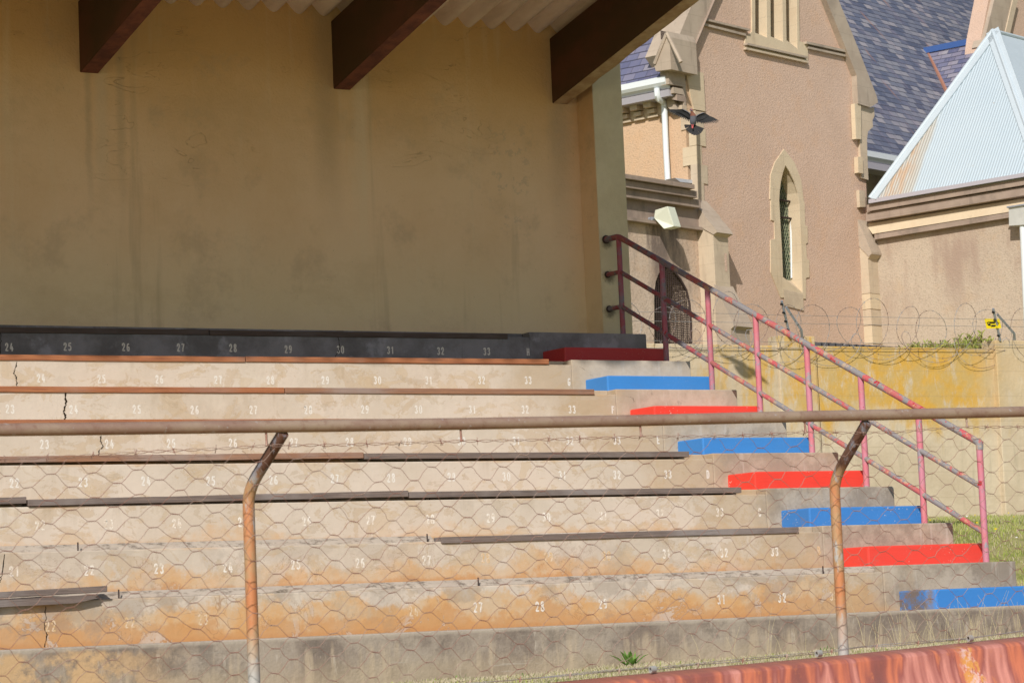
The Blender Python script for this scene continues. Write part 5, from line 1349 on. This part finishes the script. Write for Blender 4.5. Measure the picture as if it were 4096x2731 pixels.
# ------------------------------------------------------------------ pigeon
def pigeon():
    cpx, cpy = zb_(860, 1130); d = ray(cpx, cpy)
    PB_ = V((4.48, 3.25, 2.76)); C0 = CAM+d*((PB_-CAM).dot(FW)/d.dot(FW)); D = (C0-CAM).dot(FW); k = D/FPX*.1977
    def P(x, y, z): return C0+RR*((x-860)*k)-UU*((y-1130)*k)-FW*z      # z towards the viewer, metres
    mb = MB()
    # body: ellipses from the head down to the tail root: (x, y, half width, half depth, z, mat)
    secs = [(828, 948, 10, .008, .075, 1), (826, 955, 22, .013, .075, 1), (828, 972, 26, .016, .07, 1), (834, 995, 24, .015, .062, 1), (846, 1020, 34, .022, .05, 2), (862, 1055, 52, .032, .035, 2), (872, 1090, 64, .038, .02, 2),
            (874, 1130, 70, .042, .008, 3), (874, 1180, 71, .042, 0, 3), (874, 1225, 64, .036, -.01, 3), (876, 1265, 50, .026, -.02, 3), (880, 1300, 34, .016, -.03, 0), (884, 1330, 18, .008, -.035, 0)]
    seg = 16; b = len(mb.v)
    for x, y, w_, dp_, z, mi in secs:
        for s_ in range(seg):
            a = 2*math.pi*s_/seg; mb.v.append(P(x+math.cos(a)*w_, y, z+math.sin(a)*dp_))
    for i in range(len(secs)-1):
        for s_ in range(seg):
            mb.f.append((b+i*seg+s_, b+i*seg+(s_+1) % seg, b+(i+1)*seg+(s_+1) % seg, b+(i+1)*seg+s_)); mb.m.append(secs[i+1][5])
    mb.f.append(tuple(b+s_ for s_ in range(seg))); mb.m.append(1); mb.f.append(tuple(b+(len(secs)-1)*seg+s_ for s_ in range(seg))); mb.m.append(0)
    # beak and eyes
    mb.tube([P(830, 968, .088), P(838, 980, .104)], .0045, 6, 4, r1=.001)
    for ex in (812, 846): mb.tube([P(ex, 962, .083), P(ex, 962, .088)], .0028, 6, 5)
    # wings: arm covert slab plus separate flight feathers
    def wing(shoulder, wrist, tip, feathers, cover, zs):
        n = len(cover); top = [P(x, y, z+.006) for x, y, z in cover]; bot = [P(x, y, z-.004) for x, y, z in cover]
        tr = tessellate_polygon([[V((x, y, 0)) for x, y, z in cover]])
        mb.add(top+bot, [tuple(t) for t in tr]+[tuple(n+i for i in reversed(t)) for t in tr]+[(i, (i+1) % n, n+(i+1) % n, n+i) for i in range(n)], 0)
        for (x0, y0, z0, x1, y1, z1_, w_) in feathers:
            dx, dy = x1-x0, y1-y0; L = math.hypot(dx, dy); nx_, ny_ = -dy/L*w_, dx/L*w_
            pts = [(x0+nx_*.6, y0+ny_*.6, z0), (x0-nx_*.6, y0-ny_*.6, z0), (x0+dx*.6-nx_, y0+dy*.6-ny_, z0+(z1_-z0)*.6), (x1-nx_*.25, y1-ny_*.25, z1_), (x1+nx_*.25, y1+ny_*.25, z1_), (x0+dx*.6+nx_, y0+dy*.6+ny_, z0+(z1_-z0)*.6)]
            o = random.uniform(-.0015, .0015)
            t_ = [P(x, y, z+.0015+o) for x, y, z in pts]; u__ = [P(x, y, z-.0005+o) for x, y, z in pts]
            mb.add(t_+u__, [(0, 1, 2, 3, 4, 5), (11, 10, 9, 8, 7, 6)]+[(i, (i+1) % 6, 6+(i+1) % 6, 6+i) for i in range(6)], 0)
    cl = [(815, 1070, .02), (770, 1015, .04), (640, 958, .07), (560, 962, .075), (480, 975, .08), (520, 1010, .075), (640, 1050, .06), (740, 1110, .04), (812, 1150, .015)]
    fl_ = [(560, 975, .07, 348, 975, .09, 12), (560, 980, .07, 350, 992, .09, 12), (570, 985, .07, 362, 1012, .088, 12), (580, 990, .07, 385, 1030, .086, 13), (600, 995, .068, 425, 1050, .082, 14)]
    for i in range(9):
        t = i/8; fl_.append((620+170*t, 1000+60*t, .06-.04*t, 480+300*t, 1072+130*t, .072-.055*t, 19))
    wing(None, None, None, fl_, cl, 0)
    cr_ = [(930, 1105, .02), (985, 1060, .04), (1060, 1032, .06), (1125, 1048, .065), (1190, 1090, .07), (1130, 1130, .06), (1060, 1160, .05), (985, 1180, .03), (938, 1170, .015)]
    fr_ = [(1100, 1060, .06, 1378, 1190, .09, 12), (1100, 1068, .06, 1380, 1208, .09, 12), (1095, 1075, .06, 1368, 1226, .088, 12), (1090, 1085, .06, 1342, 1243, .086, 13), (1085, 1095, .058, 1290, 1243, .082, 15)]
    for i in range(8):
        t = i/7; fr_.append((1075-125*t, 1095+50*t, .055-.035*t, 1235-265*t, 1238+(12 if t < .8 else -25)*math.sin(t*3), .075-.055*t, 20))
    wing(None, None, None, fr_, cr_, 0)
    for pts in ([(815, 1070, .03), (770, 1022, .048), (640, 962, .078), (650, 950, .078), (760, 1000, .05), (812, 1030, .03)], [(930, 1105, .03), (990, 1062, .05), (1060, 1038, .068), (1110, 1038, .07), (1060, 1026, .066), (970, 1058, .045), (925, 1080, .03)]):
        n = len(pts); tr = tessellate_polygon([[V((x, y, 0)) for x, y, z in pts]]); t_ = [P(x, y, z+.009) for x, y, z in pts]; u__ = [P(x, y, z-.004) for x, y, z in pts]
        mb.add(t_+u__, [tuple(t) for t in tr]+[tuple(n+i for i in reversed(t)) for t in tr]+[(i, (i+1) % n, n+(i+1) % n, n+i) for i in range(n)], 3)
    # tail fan
    for i in range(12):
        t = i/11; a = math.radians(200-170*t) if False else math.radians(158-142*t)
        ends = [(700, 1278), (712, 1315), (742, 1360), (775, 1400), (812, 1430), (855, 1455), (900, 1470), (945, 1468), (990, 1455), (1030, 1425), (1058, 1392), (1078, 1352)]
        x1_, y1_ = ends[i]; x0_, y0_ = 872+(i-5.5)*5, 1262
        dx, dy = x1_-x0_, y1_-y0_; L = math.hypot(dx, dy); w_ = 23; nx_, ny_ = -dy/L*w_, dx/L*w_; z0 = -.028+.002*(i % 2); z1_ = -.012+.0025*(i % 2)
        pts = [(x0_+nx_*.2, y0_+ny_*.2, z0), (x0_-nx_*.2, y0_-ny_*.2, z0), (x1_-nx_, y1_-ny_, z1_), (x1_+dx/L*6, y1_+dy/L*6, z1_), (x1_+nx_, y1_+ny_, z1_)]
        t_ = [P(x, y, z+.001) for x, y, z in pts]; u__ = [P(x, y, z-.001) for x, y, z in pts]
        mb.add(t_+u__, [(0, 1, 2, 3, 4), (9, 8, 7, 6, 5)]+[(j, (j+1) % 5, 5+(j+1) % 5, 5+j) for j in range(5)], 0)
    # feet
    for fx in (843, 872):
        mb.tube([P(fx, 1262, .012), P(fx+(857-fx)*.3, 1292, .022)], .0035, 6, 4)
        for q in (-10, 0, 10): mb.tube([P(fx+(857-fx)*.3, 1292, .022), P(fx+q*.6+(857-fx)*.5, 1320, .024), P(fx+q*.5+(857-fx)*.7, 1338, .02)], .0032, 5, 4, r1=.0015)
    mats = [flat('pigeon_dark_feathers', (.028, .028, .03), .7, .25, .4, 40), flat('pigeon_head', (.24, .23, .30), .7, .2, .1), flat('pigeon_breast', (.32, .14, .10), .7, .2, .15), flat('pigeon_belly', (.17, .17, .20), .8, .2, .12),
            flat('pigeon_pink', (.70, .16, .16), .6, .2, .05), flat('pigeon_eye', (.3, .06, .01), .3, .4, .05)]
    o = mb.build('pigeon', mats, None, smooth='auto', origin=C0)
    tag(o, 'grey pigeon flying with spread wings and fanned tail before the church', 'bird')
pigeon()

# ------------------------------------------------------------------ light
S_DIR = V((.86, 1.0, -.877)).normalized()
sun = bpy.data.lights.new('sun', 'SUN'); so = bpy.data.objects.new('sun', sun); COL.objects.link(so)
sun.energy = 4.2; sun.angle = math.radians(.53); sun.color = (1, .95, .88)
so.rotation_euler = S_DIR.to_track_quat('-Z', 'Y').to_euler(); so.location = (0, -30, 40)
w = bpy.data.worlds.new('World'); scene.world = w; w.use_nodes = True
nt = w.node_tree; bg = nt.nodes['Background']; sky = nt.nodes.new('ShaderNodeTexSky'); sky.sky_type = 'NISHITA'; sky.sun_disc = False
el = math.asin(-S_DIR.z); sky.sun_elevation = el; sky.sun_rotation = math.atan2(-S_DIR.x, -S_DIR.y) % (2*math.pi)
sky.air_density = 1.0; sky.dust_density = 1.2; sky.ozone_density = 1.2
nt.links.new(sky.outputs[0], bg.inputs[0]); bg.inputs[1].default_value = .09
scene.view_settings.view_transform = 'Standard'; scene.view_settings.look = 'None'; scene.view_settings.exposure = 0; scene.view_settings.gamma = 1
scene.render.resolution_x = 1024; scene.render.resolution_y = 682
scene.cycles.max_bounces = 8; scene.cycles.diffuse_bounces = 5
